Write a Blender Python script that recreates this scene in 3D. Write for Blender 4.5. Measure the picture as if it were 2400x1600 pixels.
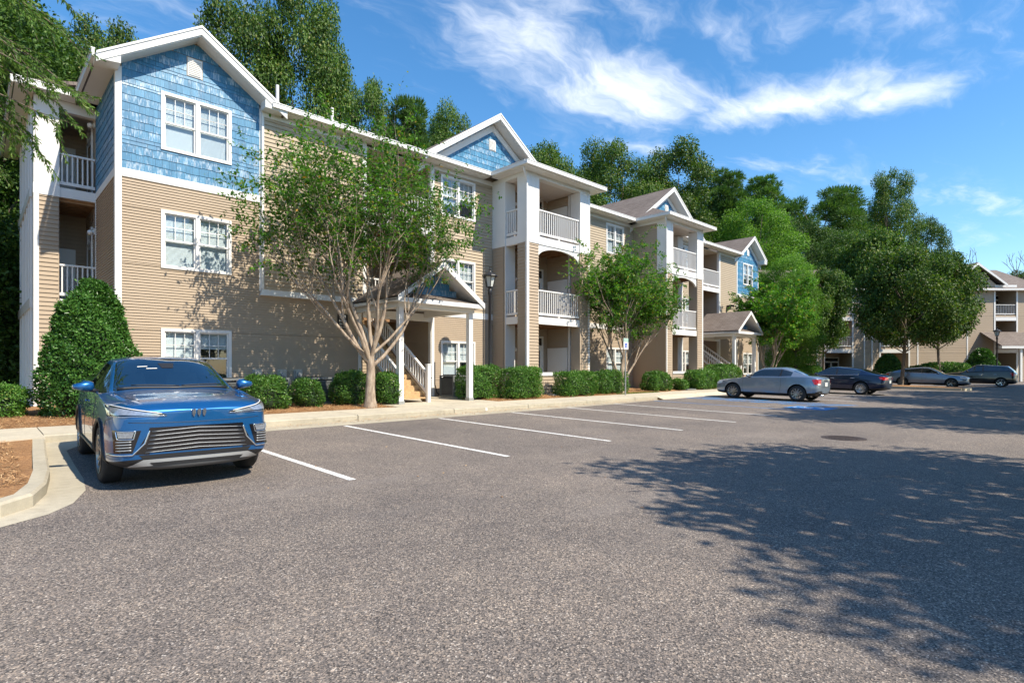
import bpy, bmesh, math, random
import numpy as np
from mathutils import Vector, Matrix
from mathutils.bvhtree import BVHTree
for o in list(bpy.data.objects): bpy.data.objects.remove(o, do_unlink=True)
SC = bpy.context.scene
COL = SC.collection
R = math.radians
# ------------------------------------------------------------------ camera
cam = bpy.data.cameras.new('camera'); camo = bpy.data.objects.new('camera', cam); COL.objects.link(camo)
cam.lens = 19.805; cam.sensor_width = 36.0; cam.shift_y = 0.0254
cam.clip_start = 0.1; cam.clip_end = 3000
camo.location = (0, 0, 1.538); camo.rotation_euler = (R(90), 0, -R(90 - 46.195))
SC.camera = camo
# ------------------------------------------------------------------ sun, sky, exposure
TOSUN = Vector((0.22, -1.0, 1.18)).normalized()
sun = bpy.data.lights.new('sun', 'SUN'); suno = bpy.data.objects.new('sun', sun); COL.objects.link(suno)
sun.energy = 4.8; sun.angle = R(0.53); sun.color = (1.0, 0.905, 0.745)
suno.rotation_euler = (-TOSUN).to_track_quat('-Z', 'Y').to_euler(); suno.location = (10, -30, 40)
SC.view_settings.view_transform = 'Standard'; SC.view_settings.look = 'None'
SC.view_settings.exposure = 0.62; SC.view_settings.gamma = 1.0; SC.view_settings.use_curve_mapping = False
W = bpy.data.worlds.new('World'); SC.world = W; W.use_nodes = True
nt = W.node_tree; nt.nodes.clear()
def NN(nt, t, **k):
    n = nt.nodes.new(t)
    for a, v in k.items():
        if a == 'inp':
            for i, x in v.items(): n.inputs[i].default_value = x
        else: setattr(n, a, v)
    return n
def LK(nt, a, b): nt.links.new(a, b)
sky = NN(nt, 'ShaderNodeTexSky', sky_type='NISHITA', sun_disc=False, sun_elevation=math.asin(TOSUN.z),
         sun_rotation=math.atan2(TOSUN.x, TOSUN.y), altitude=0, air_density=1.0, dust_density=0.25, ozone_density=2.2)
hs = NN(nt, 'ShaderNodeHueSaturation', inp={'Hue': 0.497, 'Saturation': 1.28, 'Value': 1.0}); LK(nt, sky.outputs[0], hs.inputs['Color'])
tc = NN(nt, 'ShaderNodeTexCoord')
sx = NN(nt, 'ShaderNodeSeparateXYZ'); LK(nt, tc.outputs['Generated'], sx.inputs[0])
zz = NN(nt, 'ShaderNodeMath', operation='ADD', inp={1: 0.06}); LK(nt, sx.outputs[2], zz.inputs[0])
zm = NN(nt, 'ShaderNodeMath', operation='MAXIMUM', inp={1: 0.03}); LK(nt, zz.outputs[0], zm.inputs[0])
dx = NN(nt, 'ShaderNodeMath', operation='DIVIDE'); LK(nt, sx.outputs[0], dx.inputs[0]); LK(nt, zm.outputs[0], dx.inputs[1])
dy = NN(nt, 'ShaderNodeMath', operation='DIVIDE'); LK(nt, sx.outputs[1], dy.inputs[0]); LK(nt, zm.outputs[0], dy.inputs[1])
cp = NN(nt, 'ShaderNodeCombineXYZ'); LK(nt, dx.outputs[0], cp.inputs[0]); LK(nt, dy.outputs[0], cp.inputs[1])
# CLOUDS: long banks of thin cloud laid out on the sky plane (x/z, y/z), broken up by stretched noise
def clouds():
    wp = NN(nt, 'ShaderNodeTexNoise', inp={'Scale': 1.6, 'Detail': 4.0, 'Roughness': 0.6}); LK(nt, cp.outputs[0], wp.inputs['Vector'])
    wv = NN(nt, 'ShaderNodeVectorMath', operation='SUBTRACT', inp={1: (.5, .5, .5)}); LK(nt, wp.outputs['Color'], wv.inputs[0])
    ws = NN(nt, 'ShaderNodeVectorMath', operation='SCALE', inp={'Scale': 0.45}); LK(nt, wv.outputs[0], ws.inputs[0])
    pw = NN(nt, 'ShaderNodeVectorMath', operation='ADD'); LK(nt, cp.outputs[0], pw.inputs[0]); LK(nt, ws.outputs[0], pw.inputs[1])
    acc = None
    for (x, y, ang, sa, sb, amp) in CLOUD_BANKS:
        mp = NN(nt, 'ShaderNodeMapping', vector_type='TEXTURE', inp={'Location': (x, y, 0), 'Rotation': (0, 0, ang), 'Scale': (sa, sb, 1)})
        LK(nt, pw.outputs[0], mp.inputs[0])
        g = NN(nt, 'ShaderNodeTexGradient', gradient_type='SPHERICAL'); LK(nt, mp.outputs[0], g.inputs[0])
        m = NN(nt, 'ShaderNodeMath', operation='MULTIPLY', inp={1: amp}); LK(nt, g.outputs['Fac'], m.inputs[0])
        if acc is None: acc = m.outputs[0]
        else:
            a = NN(nt, 'ShaderNodeMath', operation='MAXIMUM'); LK(nt, acc, a.inputs[0]); LK(nt, m.outputs[0], a.inputs[1]); acc = a.outputs[0]
    st = NN(nt, 'ShaderNodeMapping', inp={'Rotation': (0, 0, R(38)), 'Scale': (1.0, 2.6, 1)}); LK(nt, pw.outputs[0], st.inputs[0])
    n1 = NN(nt, 'ShaderNodeTexNoise', inp={'Scale': 3.4, 'Detail': 9.0, 'Roughness': 0.62}); LK(nt, st.outputs[0], n1.inputs['Vector'])
    # dense banks
    b1 = NN(nt, 'ShaderNodeMath', operation='ADD'); LK(nt, acc, b1.inputs[0]); LK(nt, n1.outputs['Fac'], b1.inputs[1])
    r1 = NN(nt, 'ShaderNodeMapRange', interpolation_type='SMOOTHSTEP', inp={'From Min': 0.62, 'From Max': 1.45, 'To Min': 0, 'To Max': 0.92}); LK(nt, b1.outputs[0], r1.inputs['Value'])
    # thin veil everywhere
    st2 = NN(nt, 'ShaderNodeMapping', inp={'Rotation': (0, 0, R(38)), 'Scale': (0.5, 2.0, 1)}); LK(nt, pw.outputs[0], st2.inputs[0])
    n2 = NN(nt, 'ShaderNodeTexNoise', inp={'Scale': 1.5, 'Detail': 8.0, 'Roughness': 0.6}); LK(nt, st2.outputs[0], n2.inputs['Vector'])
    r2 = NN(nt, 'ShaderNodeMapRange', interpolation_type='SMOOTHSTEP', inp={'From Min': 0.53, 'From Max': 0.86, 'To Min': 0, 'To Max': 0.36}); LK(nt, n2.outputs['Fac'], r2.inputs['Value'])
    mx = NN(nt, 'ShaderNodeMath', operation='MAXIMUM'); LK(nt, r1.outputs[0], mx.inputs[0]); LK(nt, r2.outputs[0], mx.inputs[1])
    hz = NN(nt, 'ShaderNodeMapRange', interpolation_type='SMOOTHSTEP', inp={'From Min': 0.02, 'From Max': 0.16, 'To Min': 0.0, 'To Max': 1.0}); LK(nt, sx.outputs[2], hz.inputs['Value'])
    mm = NN(nt, 'ShaderNodeMath', operation='MULTIPLY'); LK(nt, mx.outputs[0], mm.inputs[0]); LK(nt, hz.outputs[0], mm.inputs[1])
    return mm.outputs[0]
CLOUD_BANKS = [
    (1.10, 1.12, 0.05, 0.62, 0.34, 0.62), (1.52, 1.04, -0.45, 0.62, 0.30, 0.74), (1.92, 0.70, -1.02, 0.75, 0.28, 0.72),
    (2.12, 0.46, -1.20, 0.40, 0.20, 0.62), (1.62, 0.42, -0.85, 0.90, 0.32, 0.34), (1.30, 0.78, -0.7, 0.50, 0.25, 0.36),
    (0.30, 1.66, -0.3, 0.70, 0.30, 0.34), (2.55, 0.80, -0.55, 0.90, 0.22, 0.34), (3.50, 0.40, -0.40, 1.0, 0.25, 0.36), (1.85, 1.20, -0.5, 0.5, 0.14, 0.40),
]
cl = clouds()
mixc = NN(nt, 'ShaderNodeMix', data_type='RGBA', inp={7: (6.1, 6.25, 6.5, 1)})
LK(nt, cl, mixc.inputs[0]); LK(nt, hs.outputs[0], mixc.inputs[6])
bg = NN(nt, 'ShaderNodeBackground', inp={'Strength': 0.15}); LK(nt, mixc.outputs[2], bg.inputs['Color'])
wo = NN(nt, 'ShaderNodeOutputWorld'); LK(nt, bg.outputs[0], wo.inputs[0])
SC.render.engine = 'CYCLES'
SC.cycles.max_bounces = 6; SC.cycles.diffuse_bounces = 3; SC.cycles.glossy_bounces = 3; SC.cycles.transmission_bounces = 4; SC.cycles.transparent_max_bounces = 8
SC.cycles.caustics_reflective = False; SC.cycles.caustics_refractive = False
# ------------------------------------------------------------------ helpers
random.seed(7); RNG = np.random.default_rng(7)
WM = {}            # world matrices of the objects built so far (the depsgraph is not evaluated while building)
def wm(o): return WM.get(o.name, Matrix.Identity(4))
def link(o, parent=None, world=True):
    COL.objects.link(o)
    m = o.matrix_basis.copy()
    if parent is not None:
        o.parent = parent
        if world: o.matrix_parent_inverse = wm(parent).inverted()
        else: m = wm(parent) @ m
    WM[o.name] = m
    return o
def tag(o, label=None, cat=None, group=None, kind=None):
    if label: o['label'] = label
    if cat: o['category'] = cat
    if group: o['group'] = group
    if kind: o['kind'] = kind
    return o
def thing(name, label, cat, loc=(0, 0, 0), rz=0, group=None, sc=1.0):
    o = bpy.data.objects.new(name, None); o.empty_display_size = 0.3
    o.matrix_basis = Matrix.Translation(loc) @ Matrix.Rotation(rz, 4, 'Z') @ Matrix.Diagonal((sc, sc, sc, 1))
    link(o); return tag(o, label, cat, group)
def kids(o): return [c for c in bpy.data.objects if c.parent == o]
def copy_tree(o, parent=None, chmap=None):
    if chmap is None:
        chmap = {}
        for x in bpy.data.objects:
            if x.parent: chmap.setdefault(x.parent.name, []).append(x)
    c = o.copy(); COL.objects.link(c)
    if parent is not None: c.parent = parent
    for ch in chmap.get(o.name, []): copy_tree(ch, c, chmap)
    return c
def mesh_np(name, V, F, mats=(), smooth=False, mi=None):
    me = bpy.data.meshes.new(name)
    V = np.asarray(V, np.float32); F = np.asarray(F, np.int32)
    k = F.shape[1]
    me.vertices.add(len(V)); me.vertices.foreach_set('co', V.ravel())
    me.loops.add(F.size); me.loops.foreach_set('vertex_index', F.ravel())
    me.polygons.add(len(F)); me.polygons.foreach_set('loop_start', np.arange(0, F.size, k, dtype=np.int32))
    me.polygons.foreach_set('loop_total', np.full(len(F), k, np.int32))
    if mi is not None: me.polygons.foreach_set('material_index', np.asarray(mi, np.int32))
    if smooth: me.polygons.foreach_set('use_smooth', np.ones(len(F), bool))
    me.update(calc_edges=True)
    for m in mats: me.materials.append(m)
    return me
class MB:
    def __init__(s): s.v = []; s.f = []; s.m = []; s.cur = 0
    def add(s, vs, fs):
        n = len(s.v); s.v += [tuple(v) for v in vs]; s.f += [tuple(i + n for i in f) for f in fs]; s.m += [s.cur] * len(fs); return s
    def hexa(s, P, flip=False):
        fs = [(0, 3, 2, 1), (4, 5, 6, 7), (0, 1, 5, 4), (1, 2, 6, 5), (2, 3, 7, 6), (3, 0, 4, 7)]
        if flip: fs = [f[::-1] for f in fs]
        return s.add(P, fs)
    def box(s, x0, x1, y0, y1, z0, z1):
        return s.hexa([(x0, y0, z0), (x1, y0, z0), (x1, y1, z0), (x0, y1, z0), (x0, y0, z1), (x1, y0, z1), (x1, y1, z1), (x0, y1, z1)])
    def fbox(s, fr, a, b, z0, z1, o0, o1):       # box in a wall frame: along, height, outward
        P = [fr(a, z0, o1), fr(b, z0, o1), fr(b, z0, o0), fr(a, z0, o0), fr(a, z1, o1), fr(b, z1, o1), fr(b, z1, o0), fr(a, z1, o0)]
        return s.hexa(P, fr.flip)
    def prism(s, pts, d):                        # polygon of 3D points swept by vector d
        n = len(pts); q = [tuple(Vector(p) + Vector(d)) for p in pts]
        fs = [tuple(range(n))[::-1], tuple(range(n, 2 * n))] + [(i, (i + 1) % n, n + (i + 1) % n, n + i) for i in range(n)]
        return s.add(list(pts) + q, fs)
    def bar(s, p, q, w, h, up=(0, 0, 1)):        # rectangular bar from p to q
        p = Vector(p); q = Vector(q); d = (q - p).normalized(); u = Vector(up)
        a = d.cross(u)
        if a.length < 1e-4: a = d.cross(Vector((0, 1, 0)))
        a.normalize(); b = a.cross(d).normalized(); a *= w / 2; b *= h / 2
        return s.hexa([p - a - b, p + a - b, q + a - b, q - a - b, p - a + b, p + a + b, q + a + b, q - a + b])
    def tube(s, pts, rad, n=8, cap=True):
        pts = [Vector(p) for p in pts]
        if not hasattr(rad, '__len__'): rad = [rad] * len(pts)
        base = len(s.v); prev = None
        for i, p in enumerate(pts):
            t = (pts[min(i + 1, len(pts) - 1)] - pts[max(i - 1, 0)]).normalized()
            a = t.cross(Vector((0, 0, 1))) if prev is None else prev - t * prev.dot(t)
            if a.length < 1e-3: a = t.cross(Vector((1, 0, 0)))
            a.normalize(); prev = a; b = t.cross(a)
            for k in range(n):
                th = 2 * math.pi * k / n
                s.v.append(tuple(p + (a * math.cos(th) + b * math.sin(th)) * rad[i]))
        fs = []
        for i in range(len(pts) - 1):
            for k in range(n):
                A = base + i * n; k2 = (k + 1) % n
                fs.append((A + k, A + k2, A + n + k2, A + n + k))
        if cap: fs += [tuple(base + k for k in range(n))[::-1], tuple(base + (len(pts) - 1) * n + k for k in range(n))]
        s.f += fs; s.m += [s.cur] * len(fs); return s
    def lathe(s, prof, c=(0, 0, 0), n=24, axis='z'):
        base = len(s.v)
        for (r, h) in prof:
            for k in range(n):
                th = 2 * math.pi * k / n; x, y = r * math.cos(th), r * math.sin(th)
                p = (x, y, h) if axis == 'z' else ((h, x, y) if axis == 'x' else (x, h, y))
                s.v.append((c[0] + p[0], c[1] + p[1], c[2] + p[2]))
        fs = []
        for i in range(len(prof) - 1):
            for k in range(n):
                k2 = (k + 1) % n; A = base + i * n
                fs.append((A + k, A + k2, A + n + k2, A + n + k))
        s.f += fs; s.m += [s.cur] * len(fs); return s
    def mesh(s, name, mats, smooth=False):
        me = bpy.data.meshes.new(name); me.from_pydata(s.v, [], s.f)
        for m in (mats if isinstance(mats, (list, tuple)) else [mats]): me.materials.append(m)
        me.polygons.foreach_set('material_index', s.m)
        if smooth: me.polygons.foreach_set('use_smooth', [True] * len(s.f))
        me.update(); return me
    def build(s, name, mats, parent=None, smooth=False, world=True, bevel=0, kind=None):
        o = bpy.data.objects.new(name, s.mesh(name, mats, smooth))
        if bevel:
            b = o.modifiers.new('bevel', 'BEVEL'); b.width = bevel; b.segments = 2; b.limit_method = 'ANGLE'; b.angle_limit = R(40)
        link(o, parent, world)
        if kind: o['kind'] = kind
        return o
def obj(name, me, parent=None, world=True, mtx=None):
    o = bpy.data.objects.new(name, me)
    if mtx is not None: o.matrix_basis = mtx
    return link(o, parent, world)
class Frame:            # a vertical wall plane: origin, direction along, outward normal
    def __init__(s, o, u, n):
        s.o = Vector((o[0], o[1])); s.u = Vector(u).normalized(); s.n = Vector(n).normalized()
        s.flip = (s.u.x * -s.n.y - s.u.y * -s.n.x) < 0
    def __call__(s, a, z, out=0):
        p = s.o + s.u * a + s.n * out; return (p.x, p.y, z)
    def mtx(s, a, z, out=0, sa=1, sz=1):
        p = s(a, z, out)
        return Matrix(((s.u.x * sa, s.n.x, 0, p[0]), (s.u.y * sa, s.n.y, 0, p[1]), (0, 0, sz, p[2]), (0, 0, 0, 1)))
def front(y): return Frame((0, y), (1, 0), (0, -1))
def left(x): return Frame((x, 0), (0, 1), (-1, 0))
def right(x): return Frame((x, 0), (0, 1), (1, 0))
def cut(a, b, z0, z1, ops):                      # rectangle minus openings -> rectangles
    zs = sorted({z0, z1} | {z for o in ops for z in o[2:4] if z0 < z < z1}); out = []
    for p, q in zip(zs, zs[1:]):
        segs = [(a, b)]
        for (oa, ob, oz0, oz1) in ops:
            if oz0 < (p + q) / 2 < oz1:
                ns = []
                for (s0, s1) in segs:
                    if ob <= s0 or oa >= s1: ns.append((s0, s1)); continue
                    if oa > s0: ns.append((s0, oa))
                    if ob < s1: ns.append((ob, s1))
                segs = ns
        out += [(s0, s1, p, q) for (s0, s1) in segs]
    return out
# ------------------------------------------------------------------ materials
def newmat(name):
    m = bpy.data.materials.new(name); m.use_nodes = True; t = m.node_tree; t.nodes.clear()
    out = NN(t, 'ShaderNodeOutputMaterial'); b = NN(t, 'ShaderNodeBsdfPrincipled'); LK(t, b.outputs[0], out.inputs[0])
    return m, t, b, out
def ramp(t, pts, fac=None):
    r = NN(t, 'ShaderNodeValToRGB'); e = r.color_ramp.elements
    while len(e) > 1: e.remove(e[-1])
    e[0].position = pts[0][0]; e[0].color = (*pts[0][1], 1)
    for p, c in pts[1:]:
        x = e.new(p); x.color = (*c, 1)
    if fac is not None: LK(t, fac, r.inputs[0])
    return r
def noise(t, vec, scale, detail=4, rough=.55, dist=0):
    n = NN(t, 'ShaderNodeTexNoise', inp={'Scale': scale, 'Detail': detail, 'Roughness': rough, 'Distortion': dist})
    if vec is not None: LK(t, vec, n.inputs['Vector'])
    return n
def mixrgb(t, fac, a, b, mode='MIX'):
    m = NN(t, 'ShaderNodeMix', data_type='RGBA', blend_type=mode)
    for i, x in ((0, fac), (6, a), (7, b)):
        if hasattr(x, 'links'): LK(t, x, m.inputs[i])
        elif isinstance(x, (int, float)): m.inputs[i].default_value = x
        else: m.inputs[i].default_value = (*x, 1)
    return m.outputs[2]
def pos(t, scale=None, rot=None):
    g = NN(t, 'ShaderNodeNewGeometry')
    if scale is None: return g.outputs['Position']
    mp = NN(t, 'ShaderNodeMapping', inp={'Scale': scale})
    if rot: mp.inputs['Rotation'].default_value = rot
    LK(t, g.outputs['Position'], mp.inputs[0]); return mp.outputs[0]
def bump(t, b, h, strength=.3, dist=.01):
    n = NN(t, 'ShaderNodeBump', inp={'Strength': strength, 'Distance': dist}); LK(t, h, n.inputs['Height']); LK(t, n.outputs[0], b.inputs['Normal'])
def simple(name, col, rough=.5, var=.08, nscale=3., metal=0., bumpk=0., bscale=60., rnd=0., spec=None, coat=0., dirt=None):
    m, t, b, _ = newmat(name)
    n = noise(t, pos(t), nscale, 5, .6)
    lo = tuple(c * (1 - var) for c in col); hi = tuple(min(1, c * (1 + var)) for c in col)
    c = ramp(t, [(.3, lo), (.7, hi)], n.outputs['Fac']).outputs[0]
    if rnd:
        oi = NN(t, 'ShaderNodeObjectInfo')
        mr = NN(t, 'ShaderNodeMapRange', inp={'To Min': 1 - rnd, 'To Max': 1 + rnd}); LK(t, oi.outputs['Random'], mr.inputs['Value'])
        c = mixrgb(t, 1.0, c, (1, 1, 1), 'MULTIPLY'); mm = c.node; LK(t, mr.outputs[0], mm.inputs[7])
    if dirt:
        dn = noise(t, pos(t, (1.2, 1.2, .25)), 2.2, 6, .65); rr = NN(t, 'ShaderNodeMapRange', inp={'From Min': .52, 'From Max': .78, 'To Max': dirt[1]}); LK(t, dn.outputs['Fac'], rr.inputs['Value'])
        c = mixrgb(t, rr.outputs[0], c, dirt[0])
    LK(t, c, b.inputs['Base Color'])
    b.inputs['Roughness'].default_value = rough; b.inputs['Metallic'].default_value = metal
    if spec is not None: b.inputs['Specular IOR Level'].default_value = spec
    if coat: b.inputs['Coat Weight'].default_value = coat; b.inputs['Coat Roughness'].default_value = .03
    if bumpk: bump(t, b, noise(t, pos(t), bscale, 3).outputs['Fac'], bumpk, .01)
    return m
M = {}
M['siding'] = simple('vinyl_siding_tan', (.41, .328, .245), .7, .03, .8, rnd=.02, spec=.15, dirt=((.42, .33, .24), .10))
M['siding_cream'] = simple('vinyl_siding_cream', (.45, .37, .275), .7, .03, .8, rnd=.02, spec=.15, dirt=((.45, .37, .26), .12))
M['trim'] = simple('white_trim', (.74, .73, .71), .55, .03, 1.2, dirt=((.55, .54, .50), .18))
M['soffit'] = simple('white_soffit', (.74, .72, .68), .5, .03, 1.2)
M['inner'] = simple('interior_dark', (.10, .10, .11), .8, .05)
M['blind'] = simple('white_blind', (.82, .82, .80), .5, .02)
M['ceil'] = simple('balcony_ceiling', (.62, .58, .52), .6, .04)
M['wood'] = simple('weathered_wood', (.30, .17, .085), .7, .25, 6, bumpk=.2)
M['tread'] = simple('stair_tread_wood', (.50, .33, .17), .7, .2, 8, bumpk=.2)
M['door'] = simple('white_door', (.72, .72, .70), .4, .02)
M['blackmetal'] = simple('black_metal', (.025, .025, .028), .4, .1, metal=.2)
M['greymetal'] = simple('galvanised_metal', (.42, .43, .43), .45, .08, 8, metal=.6)
M['acmetal'] = simple('ac_metal', (.16, .17, .17), .5, .08, 4)
M['acdark'] = simple('ac_louvre', (.035, .037, .04), .55, .08, 4)
M['signblack'] = simple('sign_black', (.012, .012, .014), .35, .1)
M['signwhite'] = simple('sign_lettering', (.85, .84, .80), .5, .02)
M['signblue'] = simple('sign_blue', (.015, .09, .50), .4, .03)
M['signgreen'] = simple('sign_green', (.25, .52, .42), .4, .03)
M['red'] = simple('red_lens', (.45, .01, .012), .15, .05, coat=1.)
M['amber'] = simple('amber_lens', (.8, .25, .02), .15, .05, coat=1.)
M['slat'] = simple('grille_slat_metal', (.30, .32, .35), .45, .05, metal=.9)
M['chrome'] = simple('chrome', (.75, .76, .78), .12, .02, metal=1.)
M['silverplastic'] = simple('satin_silver', (.48, .49, .50), .35, .03, metal=.6)
M['rubber'] = simple('tyre_rubber', (.016, .016, .017), .75, .2, 20)
M['blackplastic'] = simple('black_plastic', (.014, .014, .016), .45, .1, 20)
M['gloss_black'] = simple('gloss_black', (.008, .008, .010), .08, .05, coat=1.)
M['rim_grey'] = simple('rim_grey', (.30, .29, .28), .28, .03, metal=.8)
M['rim_silver'] = simple('rim_silver', (.66, .67, .68), .25, .03, metal=.8)
M['headlamp'] = simple('headlamp_unit', (.34, .37, .42), .12, .25, 30, metal=.5, coat=1.)
M['greyplastic'] = simple('grey_plastic', (.09, .092, .095), .5, .08)
M['seat'] = simple('seat_fabric', (.10, .115, .13), .8, .1)
M['white_plastic'] = simple('white_plastic', (.78, .78, .76), .35, .02)
M['plate'] = simple('number_plate', (.72, .74, .72), .4, .02)
def glassmat(name, tint=(.9, .95, .97), refl=1.0, trans=1.0):
    m = bpy.data.materials.new(name); m.use_nodes = True; t = m.node_tree; t.nodes.clear()
    out = NN(t, 'ShaderNodeOutputMaterial'); tr = NN(t, 'ShaderNodeBsdfTransparent', inp={0: (*tint, 1)}); g = NN(t, 'ShaderNodeBsdfGlossy', inp={'Roughness': .015, 0: (1, 1, 1, 1)})
    fr = NN(t, 'ShaderNodeFresnel', inp={'IOR': 1.5}); mu = NN(t, 'ShaderNodeMath', operation='MULTIPLY', inp={1: refl}, use_clamp=True); gg = NN(t, 'ShaderNodeNewGeometry'); nb = NN(t, 'ShaderNodeMath', operation='SUBTRACT', inp={0: 1.0}); LK(t, gg.outputs['Backfacing'], nb.inputs[1]); m2 = NN(t, 'ShaderNodeMath', operation='MULTIPLY'); LK(t, fr.outputs[0], m2.inputs[0]); LK(t, nb.outputs[0], m2.inputs[1]); LK(t, m2.outputs[0], mu.inputs[0])
    wn = noise(t, pos(t), 1.3, 2); bp = NN(t, 'ShaderNodeBump', inp={'Strength': .05, 'Distance': .02}); LK(t, wn.outputs['Fac'], bp.inputs['Height']); LK(t, bp.outputs[0], g.inputs['Normal'])
    mx = NN(t, 'ShaderNodeMixShader'); LK(t, mu.outputs[0], mx.inputs[0]); LK(t, tr.outputs[0], mx.inputs[1]); LK(t, g.outputs[0], mx.inputs[2]); LK(t, mx.outputs[0], out.inputs[0])
    return m
M['pane'] = glassmat('window_glass', (.90, .94, .96), 2.2)
M['carglass'] = glassmat('car_glass', (.50, .60, .64), 3.2)
M['tint'] = simple('tinted_car_glass', (.012, .016, .02), .03, .05, spec=.9, coat=1.)
M['lens'] = glassmat('headlight_lens', (.92, .94, .96), 1.6)
def paint(name, col, fl=.35, met=.55):
    m, t, b, _ = newmat(name)
    v = NN(t, 'ShaderNodeTexVoronoi', inp={'Scale': 900.}); LK(t, pos(t), v.inputs['Vector'])
    c = mixrgb(t, .0, col, col); mr = NN(t, 'ShaderNodeMapRange', inp={'To Min': 1 - fl, 'To Max': 1 + fl}); LK(t, v.outputs['Color'], mr.inputs['Value'])
    mm = mixrgb(t, 1., col, (1, 1, 1), 'MULTIPLY'); LK(t, mr.outputs[0], mm.node.inputs[7]); LK(t, mm, b.inputs['Base Color'])
    b.inputs['Metallic'].default_value = met; b.inputs['Roughness'].default_value = .30; b.inputs['Coat Weight'].default_value = 1.; b.inputs['Coat Roughness'].default_value = .02
    return m
M['paint_blue'] = paint('metallic_blue_paint', (.007, .105, .31))
M['paint_grey'] = paint('metallic_slate_paint', (.22, .265, .33))
M['paint_navy'] = paint('metallic_navy_paint', (.008, .014, .045), .2)
M['paint_steel'] = paint('metallic_steel_paint', (.17, .20, .26))
M['paint_black'] = paint('black_paint', (.008, .008, .010), .1, .2)
def shinglemat(name, wear):  # blue base with pale noise streaks, more of them at higher values
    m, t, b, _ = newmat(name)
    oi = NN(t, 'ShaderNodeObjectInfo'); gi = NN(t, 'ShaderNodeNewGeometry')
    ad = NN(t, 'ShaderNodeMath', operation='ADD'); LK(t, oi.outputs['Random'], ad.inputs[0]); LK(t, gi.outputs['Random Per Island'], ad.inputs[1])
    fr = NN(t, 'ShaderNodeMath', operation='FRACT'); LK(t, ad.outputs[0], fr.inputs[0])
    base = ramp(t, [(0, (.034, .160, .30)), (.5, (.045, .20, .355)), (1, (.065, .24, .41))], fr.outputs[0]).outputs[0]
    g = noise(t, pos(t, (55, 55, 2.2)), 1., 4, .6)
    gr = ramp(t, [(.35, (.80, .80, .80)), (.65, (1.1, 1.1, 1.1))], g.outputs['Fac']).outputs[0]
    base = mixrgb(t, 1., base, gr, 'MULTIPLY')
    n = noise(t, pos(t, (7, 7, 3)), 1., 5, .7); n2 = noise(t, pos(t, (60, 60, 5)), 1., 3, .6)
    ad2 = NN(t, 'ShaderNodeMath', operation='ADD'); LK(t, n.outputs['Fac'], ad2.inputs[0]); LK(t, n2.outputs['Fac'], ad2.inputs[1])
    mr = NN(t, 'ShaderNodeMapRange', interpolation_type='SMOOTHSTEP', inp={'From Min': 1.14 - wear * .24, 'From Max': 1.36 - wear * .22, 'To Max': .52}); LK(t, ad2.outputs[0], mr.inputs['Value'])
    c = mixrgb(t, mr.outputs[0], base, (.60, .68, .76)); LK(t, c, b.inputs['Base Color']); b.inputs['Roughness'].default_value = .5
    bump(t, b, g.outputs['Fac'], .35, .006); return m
M['shingle'] = shinglemat('blue_shingle', .18)
M['shingle_worn'] = shinglemat('blue_shingle_chalked', .75)  # same blue with more pale streaks, for alternate courses
def roofmat():
    m, t, b, _ = newmat('asphalt_roof_shingle')
    n = noise(t, pos(t), 1.4, 5, .6); n2 = noise(t, pos(t), 90., 3, .7)
    br = NN(t, 'ShaderNodeTexBrick', offset=.5, inp={'Scale': 1., 'Brick Width': .32, 'Row Height': .14, 'Mortar Size': .012, 'Bias': 0., 'Color1': (.15, .115, .095, 1), 'Color2': (.215, .175, .150, 1), 'Mortar': (.06, .05, .045, 1)})
    at = NN(t, 'ShaderNodeUVMap'); LK(t, at.outputs[0], br.inputs['Vector'])
    c = mixrgb(t, .35, br.outputs['Color'], ramp(t, [(.3, (.11, .09, .08)), (.7, (.24, .205, .185))], n.outputs['Fac']).outputs[0])
    c = mixrgb(t, .5, c, ramp(t, [(.3, (.6, .6, .6)), (.7, (1.25, 1.2, 1.15))], n2.outputs['Fac']).outputs[0], 'MULTIPLY')
    LK(t, c, b.inputs['Base Color']); b.inputs['Roughness'].default_value = .9
    bump(t, b, br.outputs['Fac'], -.4, .02); return m
M['roof'] = roofmat()
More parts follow.
